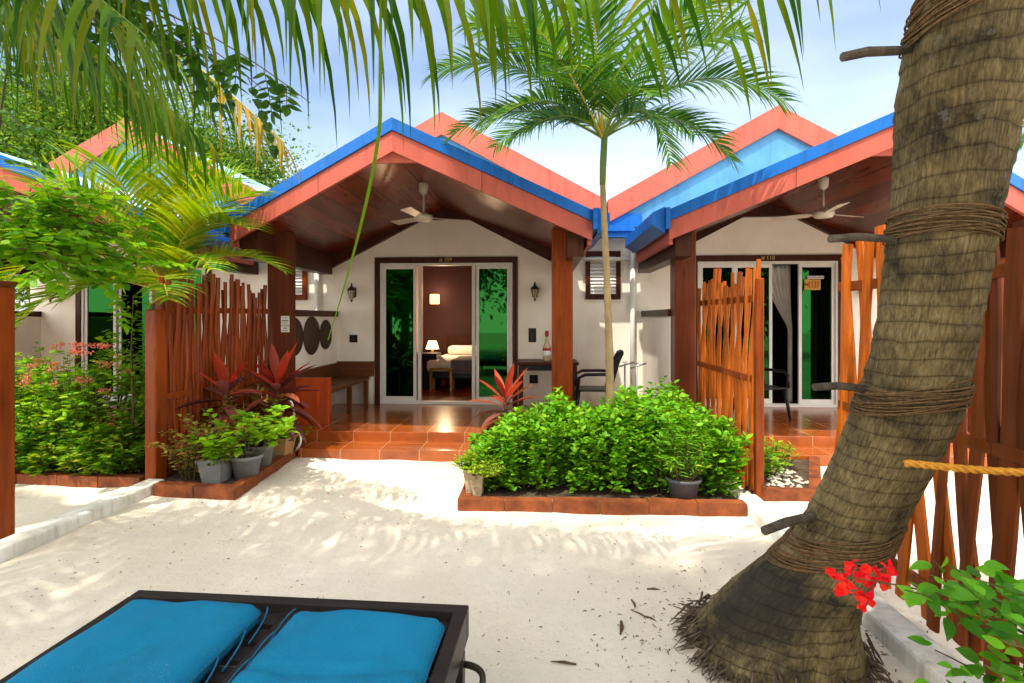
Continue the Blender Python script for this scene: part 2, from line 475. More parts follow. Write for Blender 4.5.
M['steel'] = plain('grey_steel', (0.35, 0.35, 0.36), None, 0.35, 6, metal=0.8)
M['grey_pot'] = plain('grey_plastic_pot', (0.20, 0.215, 0.225), (0.15, 0.16, 0.17), 0.55, 9, 0.2, 50)
M['dark_pot'] = plain('dark_grey_plastic_pot', (0.075, 0.08, 0.09), (0.05, 0.055, 0.06), 0.5, 9)
M['terracotta'] = plain('weathered_terracotta', (0.38, 0.17, 0.07), (0.26, 0.22, 0.10), 0.8, 9, 0.3, 40)
M['beige_pot'] = plain('beige_concrete_pot', (0.52, 0.42, 0.28), (0.36, 0.28, 0.18), 0.85, 12, 0.3, 40)
M['cushion'] = plain('teal_blue_canvas', (0.0025, 0.185, 0.36), (0.0022, 0.155, 0.31), 0.8, 3, 0.5, 240, spec=0.2)
M['lounger'] = wood('near_black_lounger_timber', (0.030, 0.024, 0.024), (0.012, 0.010, 0.010), 'x', 0.35, 0.3)
weather(M['cushion'], .80, (2.5, 2.5, 2.5), .9)
n_, l_ = M['cushion'].node_tree.nodes, M['cushion'].node_tree.links
b_ = n_['Principled BSDF']; src_ = b_.inputs['Base Color'].links[0].from_socket
t_ = noise(n_, l_, obj_co(n_, l_), 150, 2, .6); t2_ = noise(n_, l_, obj_co(n_, l_), 5, 4, .6)
a_ = n_.new('ShaderNodeMath'); a_.operation = 'MULTIPLY_ADD'; a_.inputs[1].default_value = .35
l_.new(t2_.outputs[0], a_.inputs[0]); l_.new(t_.outputs[0], a_.inputs[2])
r_ = ramp(n_, [(0.89, (0, 0, 0)), (0.93, (.45, .45, .45))]); l_.new(a_.outputs[0], r_.inputs[0])
m_ = n_.new('ShaderNodeMixRGB'); m_.inputs[2].default_value = (.45, .42, .36, 1); l_.new(r_.outputs[0], m_.inputs[0]); l_.new(src_, m_.inputs[1])
l_.new(m_.outputs[0], b_.inputs['Base Color'])
M['strap'] = plain('blue_cord', (0.01, 0.11, 0.22), None, 0.7)
M['room_wall'] = plain('maroon_room_wall', (0.042, 0.016, 0.019), (0.035, 0.013, 0.016), 0.7, 3)
M['room_side'] = plain('peach_room_wall', (0.55, 0.36, 0.26), None, 0.8, 3)
M['bed_white'] = plain('white_bed_linen', (0.88, 0.85, 0.82), (0.8, 0.77, 0.74), 0.9, 8)
M['bed_grey'] = plain('grey_blanket', (0.16, 0.15, 0.17), None, 0.9, 8)
M['cabinet'] = plain('navy_cabinet', (0.018, 0.022, 0.045), None, 0.4, 5)
M['stool'] = wood('pale_yellow_wood', (0.60, 0.34, 0.09), (0.42, 0.22, 0.06), 'z', 0.45, 0.2)
M['curtain'] = plain('white_sheer_curtain', (0.62, 0.62, 0.60), None, 0.9, 5)
M['rope'] = plain('coir_rope', (0.20, 0.125, 0.055), (0.085, 0.05, 0.022), 0.9, 60, 0.8, 260)
M['yellow_rope'] = plain('yellow_rope', (0.62, 0.30, 0.03), (0.40, 0.17, 0.02), 0.7, 50, 0.5, 200)
M['peg'] = plain('weathered_grey_stick', (0.10, 0.08, 0.06), (0.035, 0.028, 0.022), 0.8, 25, 0.6, 90)
M['root'] = plain('dry_root_fibre', (0.13, 0.095, 0.065), (0.05, 0.035, 0.025), 0.95, 25, 0.6, 120)
M['paper'] = plain('white_paper', (0.75, 0.74, 0.71), None, 0.8)
M['bag'] = plain('beige_bag', (0.66, 0.55, 0.40), None, 0.85)
M['gold'] = plain('gold_card', (0.62, 0.40, 0.10), (0.42, 0.24, 0.05), 0.5, 30)
M['brass'] = plain('brass_letter', (0.60, 0.42, 0.18), None, 0.35, metal=0.3)
M['ink'] = plain('dark_print', (0.05, 0.04, 0.04), None, 0.8)
M['red_label'] = plain('red_label', (0.45, 0.03, 0.02), None, 0.5)
M['litter'] = plain('dry_brown_leaf_bits', (0.12, 0.07, 0.035), (0.04, 0.025, 0.015), 0.9, 30)
M['gravel'] = plain('pale_coral_stone', (0.55, 0.50, 0.42), (0.3, 0.27, 0.22), 0.9, 15)
M['stem'] = plain('green_brown_stem', (0.10, 0.085, 0.03), (0.06, 0.045, 0.02), 0.7, 20)
M['green_stem'] = plain('green_frond_stalk', (0.16, 0.22, 0.04), (0.10, 0.16, 0.03), 0.5, 12)
M['yellow_stem'] = plain('yellow_frond_stalk', (0.48, 0.36, 0.05), (0.36, 0.30, 0.05), 0.5, 12)
M['bark'] = plain('grey_brown_bark', (0.16, 0.12, 0.085), (0.07, 0.05, 0.035), 0.95, 10, 0.8, 40)

M['bush'] = leaf_mat('bush_leaf', [(0.06, 0.19, 0.008), (0.105, 0.31, 0.012), (0.19, 0.44, 0.02), (0.075, 0.24, 0.01), (0.10, 0.30, 0.012), (0.22, 0.40, 0.02)], 0.3)
M['lime'] = leaf_mat('lime_leaf', [(0.17, 0.38, 0.012), (0.28, 0.46, 0.02), (0.10, 0.29, 0.01)], 0.35)
M['yellow_fine'] = leaf_mat('yellow_fine_leaf', [(0.34, 0.36, 0.02), (0.22, 0.34, 0.02), (0.10, 0.25, 0.02)], 0.35)
M['ixora'] = leaf_mat('shrub_leaf', [(0.07, 0.21, 0.010), (0.13, 0.34, 0.012), (0.28, 0.46, 0.02), (0.17, 0.36, 0.012)], 0.3)
M['low'] = leaf_mat('low_plant_leaf', [(0.05, 0.17, 0.010), (0.09, 0.29, 0.013), (0.20, 0.38, 0.02), (0.30, 0.34, 0.03)], 0.3)
M['varieg'] = leaf_mat('variegated_leaf', [(0.09, 0.16, 0.02), (0.30, 0.26, 0.04), (0.16, 0.20, 0.03), (0.28, 0.07, 0.04)], 0.3)
M['far'] = leaf_mat('tree_leaf', [(0.022, 0.07, 0.010), (0.045, 0.125, 0.013), (0.085, 0.18, 0.016), (0.15, 0.23, 0.02)], 0.3, 0.5)
M['shade'] = leaf_mat('canopy_leaf', [(0.018, 0.065, 0.010), (0.03, 0.10, 0.012), (0.05, 0.14, 0.014)], 0.25, 0.45)
M['bright'] = leaf_mat('pinnate_leaf', [(0.07, 0.23, 0.010), (0.13, 0.33, 0.012), (0.20, 0.38, 0.02)], 0.38)
M['bougain'] = leaf_mat('bougainvillea_leaf', [(0.03, 0.13, 0.010), (0.07, 0.25, 0.014), (0.13, 0.36, 0.02), (0.05, 0.18, 0.012)], 0.35)
M['petal'] = leaf_mat('red_bract', [(0.75, 0.015, 0.008), (0.62, 0.01, 0.006), (0.80, 0.05, 0.015)], 0.3)
M['pink_petal'] = leaf_mat('pink_floret', [(0.75, 0.22, 0.18), (0.70, 0.30, 0.20), (0.66, 0.16, 0.12)], 0.25)
M['palm_leaf'] = leaf_mat('palm_leaflet', [(0.018, 0.080, 0.010), (0.034, 0.13, 0.012), (0.07, 0.19, 0.014), (0.13, 0.22, 0.015)], 0.28, 0.38)
M['coco_leaf'] = leaf_mat('coconut_leaflet', [(0.018, 0.075, 0.004), (0.035, 0.12, 0.005), (0.06, 0.16, 0.006), (0.11, 0.20, 0.008), (0.045, 0.13, 0.005), (0.18, 0.19, 0.012)], 0.5, 0.5)
M['yellow_palm'] = leaf_mat('yellow_palm_leaflet', [(0.06, 0.20, 0.010), (0.15, 0.29, 0.010), (0.30, 0.34, 0.015), (0.05, 0.17, 0.010)], 0.32, 0.38)
M['dry_leaf'] = leaf_mat('dry_palm_leaflet', [(0.40, 0.25, 0.02), (0.26, 0.20, 0.02), (0.16, 0.17, 0.02)], 0.35, 0.5)
M['red_leaf'] = leaf_mat('red_cordyline_leaf', [(0.40, 0.05, 0.022), (0.46, 0.12, 0.06), (0.28, 0.03, 0.018)], 0.4, 0.35)
M['maroon_leaf'] = leaf_mat('maroon_cordyline_leaf', [(0.05, 0.014, 0.016), (0.10, 0.03, 0.03), (0.20, 0.07, 0.06)], 0.25, 0.3)
M['peach_leaf'] = leaf_mat('peach_cordyline_leaf', [(0.46, 0.16, 0.09), (0.40, 0.06, 0.035), (0.30, 0.13, 0.06), (0.20, 0.05, 0.03)], 0.35, 0.35)

def glass_mat(name, tint, refl, see):
    m, n, l, b = mat(name)
    gl = n.new('ShaderNodeBsdfGlossy'); gl.inputs['Roughness'].default_value = 0.02; gl.inputs['Color'].default_value = (*refl, 1)
    tp = n.new('ShaderNodeBsdfTransparent'); tp.inputs['Color'].default_value = (*tint, 1)
    lw = n.new('ShaderNodeLayerWeight'); lw.inputs['Blend'].default_value = 0.35
    ma = n.new('ShaderNodeMath'); ma.operation = 'MULTIPLY_ADD'; ma.inputs[1].default_value = 0.6; ma.inputs[2].default_value = see
    l.new(lw.outputs['Fresnel'], ma.inputs[0])
    mx_ = n.new('ShaderNodeMixShader'); l.new(ma.outputs[0], mx_.inputs[0])
    l.new(tp.outputs[0], mx_.inputs[1]); l.new(gl.outputs[0], mx_.inputs[2])
    l.new(mx_.outputs[0], n['Material Output'].inputs['Surface'])
    return m
M['green_glass'] = glass_mat('green_film_glass', (0.02, 0.22, 0.05), (0.022, 0.135, 0.026), 0.38)
M['dark_green_glass'] = glass_mat('dark_green_film_glass', (0.01, 0.12, 0.04), (0.02, 0.14, 0.03), 0.35)
def emit(name, c, st):
    m, n, l, b = mat(name)
    b.inputs['Base Color'].default_value = (*c, 1)
    b.inputs['Emission Color'].default_value = (*c, 1); b.inputs['Emission Strength'].default_value = st
    return m
M['lamp_glow'] = emit('lit_lamp_shade', (1.0, 0.72, 0.34), 1.6)
M['sconce_glow'] = emit('lit_sconce_glass', (1.0, 0.62, 0.16), 1.5)
m, n, l, b = mat('lantern_glass'); M['lantern'] = m
b.inputs['Base Color'].default_value = (0.45, 0.36, 0.22, 1); b.inputs['Roughness'].default_value = 0.2

# coconut bark: uv = around / along
m, n, l, b = mat('coconut_bark'); M['coco_bark'] = m
uv = n.new('ShaderNodeUVMap'); uv.uv_map = 'uv'
def mth(op, a, bb=None, cc=None, clamp=False):
    q = n.new('ShaderNodeMath'); q.operation = op; q.use_clamp = clamp
    for k, x in enumerate((a, bb, cc)):
        if x is None: continue
        if isinstance(x, (int, float)): q.inputs[k].default_value = x
        else: l.new(x, q.inputs[k])
    return q.outputs[0]
def mapped(sc):
    q = n.new('ShaderNodeMapping'); q.inputs['Scale'].default_value = sc; l.new(uv.outputs[0], q.inputs['Vector']); return q.outputs[0]
wob = noise(n, l, mapped((5, 9, 1)), 1.0, 5, 0.6)
wob2 = noise(n, l, mapped((1.4, 3.0, 1)), 1.0, 2, 0.5)
sp = n.new('ShaderNodeSeparateXYZ'); l.new(uv.outputs[0], sp.inputs[0])
rv = mth('DIVIDE', mth('MULTIPLY_ADD', wob2.outputs[0], .10, mth('MULTIPLY_ADD', wob.outputs[0], .035, sp.outputs['Y'])), .058)
rf = mth('FRACT', rv)
rd = mth('MINIMUM', rf, mth('SUBTRACT', 1.0, rf))
ringr = ramp(n, [(0.0, (.48, .46, .43)), (0.08, (.86, .86, .86)), (0.22, (1, 1, 1))]); l.new(rd, ringr.inputs[0])
vo = n.new('ShaderNodeTexVoronoi'); vo.feature = 'DISTANCE_TO_EDGE'; vo.inputs['Scale'].default_value = 1
mv = n.new('ShaderNodeVectorMath'); mv.operation = 'MULTIPLY_ADD'; mv.inputs[1].default_value = (1.1, 1.1, 1.1)
l.new(wob.outputs['Color'], mv.inputs[0]); l.new(mapped((46, 9, 1)), mv.inputs[2]); l.new(mv.outputs[0], vo.inputs['Vector'])
vor = ramp(n, [(0.0, (.66, .64, .62)), (0.06, (.92, .92, .92)), (0.15, (1, 1, 1))]); l.new(vo.outputs['Distance'], vor.inputs[0])
fb = noise(n, l, mapped((95, 16, 1)), 1.0, 9, 0.78)
fbr = ramp(n, [(0.33, (.34, .33, .32)), (0.67, (1.5, 1.5, 1.5))]); l.new(fb.outputs[0], fbr.inputs[0])
pn = noise(n, l, obj_co(n, l), 4.5, 8, 0.68)
base = ramp(n, [(0.33, (0.040, 0.034, 0.024)), (0.43, (0.150, 0.115, 0.055)), (0.56, (0.25, 0.195, 0.092)), (0.70, (0.34, 0.28, 0.15))]); l.new(pn.outputs[0], base.inputs[0])
cur = base.outputs[0]
for q in (ringr, vor, fbr):
    mm = n.new('ShaderNodeMixRGB'); mm.blend_type = 'MULTIPLY'; mm.inputs[0].default_value = 1
    l.new(cur, mm.inputs[1]); l.new(q.outputs[0], mm.inputs[2]); cur = mm.outputs[0]
ln = noise(n, l, obj_co(n, l), 13, 9, 0.72)
lr = ramp(n, [(0.58, (0, 0, 0)), (0.67, (0.5, 0.5, 0.5))]); l.new(ln.outputs[0], lr.inputs[0])
ml = n.new('ShaderNodeMixRGB'); ml.inputs[2].default_value = (0.25, 0.235, 0.19, 1)
l.new(lr.outputs[0], ml.inputs[0]); l.new(cur, ml.inputs[1]); cur = ml.outputs[0]
# old black weather stain on the seaward side of the foot
gp = n.new('ShaderNodeNewGeometry'); dv = n.new('ShaderNodeVectorMath'); dv.operation = 'DISTANCE'; dv.inputs[1].default_value = (0.86, 2.42, 0.34)
l.new(gp.outputs['Position'], dv.inputs[0])
stn = mth('MULTIPLY_ADD', pn.outputs[0], .45, dv.outputs['Value'])
sr = ramp(n, [(0.44, (.85, .85, .85)), (0.60, (0, 0, 0))]); l.new(stn, sr.inputs[0])
ms_ = n.new('ShaderNodeMixRGB'); ms_.inputs[2].default_value = (0.022, 0.021, 0.020, 1)
l.new(sr.outputs[0], ms_.inputs[0]); l.new(cur, ms_.inputs[1])
l.new(ms_.outputs[0], b.inputs['Base Color'])
b.inputs['Roughness'].default_value = 0.9; b.inputs['Specular IOR Level'].default_value = 0.2
hh_ = mth('ADD', mth('MULTIPLY', ringr.outputs[0], .8), mth('ADD', mth('MULTIPLY', vor.outputs[0], .35), mth('MULTIPLY', fb.outputs[0], 1.3)))
bump(n, l, hh_, 0.9, 0.02, b)
M['palm_trunk'] = plain('ringed_palm_trunk', (0.36, 0.26, 0.135), (0.21, 0.155, 0.08), 0.8, 9, 0.3, 30, stretch=(1, 1, 0.4))
M['crownshaft'] = plain('green_crownshaft', (0.13, 0.19, 0.06), (0.09, 0.14, 0.04), 0.5, 6)

# ------------------------------------------------------------------ ground
g = MB(); 
N = 60
xs = np.concatenate([np.linspace(-60, -8, 14)[:-1], np.linspace(-8, 8, 110), np.linspace(8, 60, 14)[1:]])
ys = np.concatenate([np.linspace(-40, -1, 14)[:-1], np.linspace(-1, 7, 90), np.linspace(7, 90, 20)[1:]])
X, Y = np.meshgrid(xs, ys)
def sandh(X, Y):
    h = 0.007 * np.sin(X * 2.1 + Y * .7) * np.sin(Y * 1.7 - X * .4) + 0.007 * np.sin(X * 6.3 + 1.2 * np.sin(Y * 4)) * np.sin(Y * 5.1 + 2) + 0.004 * np.sin(13 * X + 3 * np.sin(7 * Y)) * np.sin(11 * Y + 2 * np.sin(5 * X))
    return h - 0.012
Z = sandh(X, Y)
V = np.stack([X, Y, Z], -1).reshape(-1, 3)
ny, nx = X.shape
i = (np.arange(ny - 1)[:, None] * nx + np.arange(nx - 1)[None]).ravel()
F = np.stack([i, i + 1, i + nx + 1, i + nx], 1)
tag(np_mesh('sand_ground', V, [F], M['sand'], smooth=True), 'pale coral sand yard in front of the bungalows', None, None, 'structure')

for (x, lab, y0, y1) in ((-3.57, 'white concrete kerb running along the left fence line', -1, 4.86), (1.75, 'white concrete kerb under the right slatted fence', -1, 4.70)):
    k = MB(); k.box(x - .085, x + .085, y0, y1, -0.05, 0.085, 0.018)
    tag(k.build('kerb', M['kerb']), lab, None, None, 'structure')

# ------------------------------------------------------------------ bungalows
YW = 8.5          # porch back wall
ZF = 0.21         # porch floor level
EAVE, AZ, EZ, AY, EY = 2.07, 3.58, 2.755, 5.36, 6.0
SL = (AZ - EZ) / EAVE
MAZ, MVZ, MHW, MY = 4.70, 3.34, 2.48, 8.10
MSL = (MAZ - MVZ) / MHW

def rake(mb, c, side, drop0, drop1, y_off, th, x0=0.0, x1=EAVE, back=False):
    """board hanging along the prow rake between two drops below the roof line"""
    pts = []
    for x, d in ((x0, drop0), (x1, drop0), (x1, drop1), (x0, drop1)):
        t = x / EAVE
        pts.append((c + side * x, AY + (EY - AY) * t + y_off, AZ - SL * x - d))
    mb.prism(pts, (0, th, 0))

def bungalow(c, label, number, glass, lights, opened):
    H = thing('bungalow', label, 'bungalow', (c, YW, 0), 0, 'bungalows in a row')
    inv = Matrix.Translation((-c, -YW, 0))
    def P(mb, name, mt, parent=H, smooth=False):
        mb.v = [(x - c, y - YW, z) for x, y, z in mb.v]
        return mb.build(name, mt, parent, smooth)
    # walls
    w = MB()
    w.box(c - 1.94, c - 1.135, YW, YW + .15, 0, 3.34)
    w.box(c + 1.135, c + 3.04, YW, YW + .15, 0, 3.34)
    w.box(c - 1.135, c + 1.135, YW, YW + .15, 2.53, 3.34)
    P(w, 'front_wall', M['white_wall'])
    hw = MB(); hw.box(c - 1.90, c - 1.76, 6.74, YW - .002, ZF - .1, 1.60, .006); P(hw, 'porch_side_wall', M['white_wall'])
    hr = MB(); hr.box(c - 1.92, c - 1.735, 6.72, YW - .004, 1.602, 1.69, .008); P(hr, 'side_wall_rail', M['dark_wood'])
    # main gable
    gw = MB()
    def rl(x): return AZ - SL * abs(x) - 0.03
    poly = [(c - MHW, MY + .06, 2.93), (c - 1.75, MY + .06, 2.93), (c - 1.5, MY + .06, rl(1.5)), (c, MY + .06, rl(0)), (c + 1.5, MY + .06, rl(1.5)), (c + 1.75, MY + .06, 2.93), (c + MHW, MY + .06, 2.93),
            (c + MHW, MY + .06, MVZ - .02), (c, MY + .06, MAZ - .02), (c - MHW, MY + .06, MVZ - .02)]
    # concave polygon -> two halves
    gw.prism([poly[0], poly[1], poly[2], poly[3], poly[8], poly[9]], (0, .1, 0))
    gw.prism([poly[3], poly[4], poly[5], poly[6], poly[7], poly[8]], (0, .1, 0))
    P(gw, 'gable_wall', M['pale_blue'])
    so = MB(); so.box(c + 1.75, c + 3.2, MY + .10, YW + .1, 2.87, 2.925); P(so, 'valley_soffit', M['white_wall'])
    vb = MB(); vb.box(c + 1.98, c + 3.00, MY + .035, MY + .055, 2.94, 3.14)  # added darker panel: shade on the pale gable wall, put in as colour
    P(vb, 'valley_shade_panel', M['blue'])
    bd = MB()
    for s in (-1, 1):
        bd.prism([(c, MY, MAZ), (c + s * MHW, MY, MVZ), (c + s * MHW, MY, MVZ - .34), (c, MY, MAZ - .34)], (0, .056, 0))
    P(bd, 'gable_band', M['pink'])
    cp = MB()
    for s in (-1, 1):
        cp.prism([(c, MY + .058, MAZ - .003), (c + s * MHW, MY + .058, MVZ - .003), (c + s * MHW, MY + .058, MVZ - .035), (c, MY + .058, MAZ - .035)], (0, 5.2, 0))
    P(cp, 'main_roof', M['roof_metal'])
    # porch roof
    pr = MB()
    for s in (-1, 1):
        pts = [(c, AY + .03, AZ - .012), (c + s * EAVE, EY + .03, EZ - .012), (c + s * EAVE, MY + .055, EZ - .012), (c, MY + .055, AZ - .012)]
        pr.prism(pts, (0, 0, -.04))
    P(pr, 'porch_roof', M['roof_metal'])
    rb = MB()
    for s in (-1, 1):
        rake(rb, c, s, -.02, .105, 0, .05, 0, 1.196); rake(rb, c, s, -.02, .105, .001, .05, 1.20, EAVE)
    P(rb, 'rake_trim', M['blue'])
    for s in (-1, 1):
        sd = MB()
        xa = c + s * (EAVE + .002); xb = c + s * (EAVE + .05)
        sd.box(min(xa, xb), max(xa, xb), EY - .05, MY + .05, EZ - .20, EZ + .03)
        # mitred gutter end
        xg = c + s * (EAVE + .052); xh = c + s * (EAVE + .19)
        sd.prism([(xg, EY + .0, EZ + .05), (xh, EY + .0, EZ - .02), (xh, EY + .0, EZ - .15), (xg, EY + .0, EZ - .24)], (0, 1.9, 0))
        P(sd, 'eave_gutter', M['blue'])
    pf = MB()
    for s in (-1, 1):
        rake(pf, c, s, .107, .315, .022, .045, 0, .876); rake(pf, c, s, .107, .317, .0235, .045, .881, EAVE)
    pf.prism([(c - .24, AY + .10, AZ - .41), (c + .24, AY + .10, AZ - .41), (c + .10, AY + .07, AZ - .30), (c - .10, AY + .07, AZ - .30)], (0, .03, 0))
    for s in (-1, 1):
        xa = c + s * (EAVE - .05); xb = c + s * (EAVE - .002)
        pf.box(min(xa, xb), max(xa, xb), EY + .07, MY, EZ - .36, EZ - .06)
    P(pf, 'fascia', M['pink'])
    # ceiling boards under the porch roof
    ce = MB()
    for s in (-1, 1):
        pts = []
        for x in (0.0, 1.98):
            pts.append((c + s * x, AY + (EY - AY) * x / EAVE + .08, AZ - .26 - .40 * x))
        for x in (1.98, 0.0):
            pts.append((c + s * x, YW - .002, AZ - .26 - .40 * x))
        ce.prism(pts, (0, 0, .03))
    P(ce, 'porch_ceiling', M['ceiling'])
    # beams: wall trim following the ceiling, side plates, hip lines
    tr = MB()
    zt = lambda x: AZ - .265 - .40 * x
    for s in (-1, 1):
        tr.prism([(c, YW - .09, zt(0)), (c + s * 1.93, YW - .09, zt(1.93)), (c + s * 1.93, YW - .09, zt(1.93) - .22), (c + s * .37, YW - .09, 3.13), (c, YW - .09, 3.13)], (0, .086, 0))
        xa = c + s * 1.80; xb = c + s * 1.98
        tr.box(min(xa, xb), max(xa, xb), EY + .12, YW - .095, 2.27, zt(1.8) - .0)
    P(tr, 'roof_beam', M['dark_wood'])
    for s in (-1, 1):
        po = MB(); po.box(c + s * 1.76 - .125, c + s * 1.76 + .125, 6.52, 6.77, ZF, 2.66, .012)
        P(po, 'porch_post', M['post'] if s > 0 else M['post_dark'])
    # porch slab and step
    sb = MB(); sb.box(c - 1.96, c + 2.75, 6.42, YW - .002, -.05, ZF, .006); P(sb, 'porch_floor', M['tile'])
    st = MB(); st.box(c - 1.25, c + 2.75, 5.98, 6.418, -.05, .10, .006); P(st, 'porch_step', M['tile'])
    ro = MB(); ro.box(c - 2.2, c + 2.6, YW + .16, 12.3, ZF - .08, ZF - .004); P(ro, 'room_floor', M['tile'])
    rw = MB(); rw.box(c - 2.2, c + 2.6, 12.3, 12.4, 0, 3.0); P(rw, 'room_back_wall', M['room_wall'])
    rs = MB(); rs.box(c - 1.34, c - 1.20, YW + .16, 12.298, ZF, 3.0); rs.box(c + 2.5, c + 2.6, YW + .16, 12.298, ZF, 3.0); P(rs, 'room_side_wall', M['room_side'])
    rc = MB(); rc.box(c - 2.2, c + 2.6, YW + .16, 12.3, 2.95, 3.05); P(rc, 'room_ceiling', M['room_side'])
    # sliding door
    fr = MB()
    fr.box(c - 1.14, c - 1.06, YW - .03, YW + .12, ZF, 2.545); fr.box(c + 1.06, c + 1.14, YW - .03, YW + .12, ZF, 2.545)
    fr.box(c - 1.058, c + 1.058, YW - .03, YW + .12, 2.455, 2.545)
    DF = P(fr, 'door_frame', M['dark_wood'])
    al = MB()
    al.box(c - 1.056, c - 1.02, YW - .01, YW + .10, ZF + .002, 2.452); al.box(c + 1.02, c + 1.056, YW - .01, YW + .10, ZF + .002, 2.452)
    al.box(c - 1.018, c + 1.018, YW - .01, YW + .10, 2.415, 2.452); al.box(c - 1.018, c + 1.018, YW - .01, YW + .10, ZF + .002, ZF + .045)
    P(al, 'door_track', M['alu'], DF)
    fc = bpy.data.curves.new('room_number', 'FONT'); fc.body = number; fc.size = .085; fc.extrude = .002; fc.align_x = 'CENTER'; fc.align_y = 'CENTER'
    tmp = bpy.data.objects.new('room_number_curve', fc); COL.objects.link(tmp)
    me = bpy.data.meshes.new_from_object(tmp.evaluated_get(bpy.context.evaluated_depsgraph_get()))
    bpy.data.objects.remove(tmp)
    fo = bpy.data.objects.new('room_number', me); COL.objects.link(fo); fo.parent = DF
    me.materials.clear(); me.materials.append(M['brass'])
    fo.location = (0, -.034, 2.50); fo.rotation_euler = (R(90), 0, 0)
    spans = [(-1.016, -.48, .012), (.48, 1.016, .012)]
    if opened: spans += [(-1.0, -.47, .056), (.30 + .19, 1.01, .056)]
    else: spans += [(-.47, .1, .056)]
    for k, (x0, x1, yo) in enumerate(spans):
        if opened and k >= 2: continue
        d = MB(); ws = .045
        d.box(c + x0, c + x0 + ws, YW + yo, YW + yo + .036, ZF + .047, 2.413)
        d.box(c + x1 - ws, c + x1, YW + yo, YW + yo + .036, ZF + .047, 2.413)
        d.box(c + x0 + ws + .001, c + x1 - ws - .001, YW + yo, YW + yo + .036, 2.36, 2.413)
        d.box(c + x0 + ws + .001, c + x1 - ws - .001, YW + yo, YW + yo + .036, ZF + .047, ZF + .12)
        D = P(d, 'sliding_door', M['alu'])
        q = MB(); q.box(c + x0 + ws - .004, c + x1 - ws + .004, YW + yo + .014, YW + yo + .02, ZF + .116, 2.364)
        P(q, 'door_glass', glass if k < 2 else M['dark_green_glass'], D)
    if opened:
        # stiles of the second leaves parked behind the fixed ones
        for x in (-.435, .435):
            e = MB(); e.box(c + x - .028, c + x + .028, YW + .052, YW + .09, ZF + .047, 2.413)
            P(e, 'door_stile', M['alu'])
    # louvred window in the gap wall
    x0, x1, z0, z1 = c + 2.20, c + 2.74, 1.87, 2.62
    wf = MB(); t = .07
    wf.box(x0, x0 + t, YW - .05, YW - .001, z0, z1); wf.box(x1 - t, x1, YW - .05, YW - .001, z0, z1)
    wf.box(x0 + t, x1 - t, YW - .05, YW - .001, z0, z0 + t); wf.box(x0 + t, x1 - t, YW - .05, YW - .001, z1 - t, z1)
    WF = P(wf, 'louvre_window', M['dark_wood'] if c > -3 else M['post'])
    lv = MB(); lv.box(x0 + t, x1 - t, YW - .008, YW - .003, z0 + t, z1 - t); P(lv, 'window_backing', M['black'], WF)
    lv = MB(); nl = 11
    for k in range(nl):
        z = z0 + t + .012 + (z1 - z0 - 2 * t - .02) * k / nl
        lv.prism([(x0 + t + .002, YW - .047, z), (x1 - t - .002, YW - .047, z), (x1 - t - .002, YW - .016, z + .048), (x0 + t + .002, YW - .016, z + .048)], (0, -.002, .006))
    P(lv, 'louvre', M['alu'], WF)
    # gutter and pvc pipes of the valley between two houses
    gt = MB(); gt.box(c + EAVE + .06, c + 4.98 - EAVE - .06, MY - .16, MY - .02, 2.76, 2.84); gt.box(c + EAVE + .06, c + 4.98 - EAVE - .06, MY - .19, MY - .02, 2.842, 2.925)
    P(gt, 'valley_gutter', M['blue'])
    pp = MB()
    pp.tube([(c + 2.92, YW - .06, 0), (c + 2.92, YW - .06, 2.75)], .04, 12)
    pp.tube([(c + 2.16, YW - .075, 2.49), (c + 2.88, YW - .075, 2.49)], .032, 12)
    P(pp, 'drain_pipe', M['pvc'], H, True)
    return H

bungalow(-1.49, 'bungalow in the middle with its sliding door open onto a lit bedroom', '# 109', M['green_glass'], True, True)
bungalow(3.49, 'bungalow with a dark doorway and white curtain behind the leaning coconut trunk', '# 110', M['dark_green_glass'], False, False)
bungalow(-6.47, 'bungalow mostly hidden by the yellow green palm and flowering shrubs', '# 108', M['green_glass'], False, False)

# ------------------------------------------------------------------ planter beds
def edging(mb, mm, pts, w=.10, h=.09):
    """clay blocks along a polyline, inner side to the left"""
    for (ax, ay), (bx, by) in zip(pts[:-1], pts[1:]):
        L = math.hypot(bx - ax, by - ay); n = max(1, round(L / .42))
        ux, uy = (bx - ax) / L, (by - ay) / L
        px, py = -uy, ux
        mm.prism([(ax + ux * .02 + px * .015, ay + uy * .02 + py * .015, -.04), (ax + ux * (L - .02) + px * .015, ay + uy * (L - .02) + py * .015, -.04), (ax + ux * (L - .02) + px * (w - .015), ay + uy * (L - .02) + py * (w - .015), -.04), (ax + ux * .02 + px * (w - .015), ay + uy * .02 + py * (w - .015), -.04)], (0, 0, .04 + h - .014))
        for k in range(n):
            a = L * k / n + .004; b_ = L * (k + 1) / n - .004
            hh = h + random.uniform(-.006, .006); o = random.uniform(-.006, .006)
            mb.prism([(ax + ux * a + px * o, ay + uy * a + py * o, -.04), (ax + ux * b_ + px * o, ay + uy * b_ + py * o, -.04), (ax + ux * b_ + px * (w + o), ay + uy * b_ + py * (w + o), -.04), (ax + ux * a + px * (w + o), ay + uy * a + py * (w + o), -.04)], (0, 0, .04 + hh))
pass

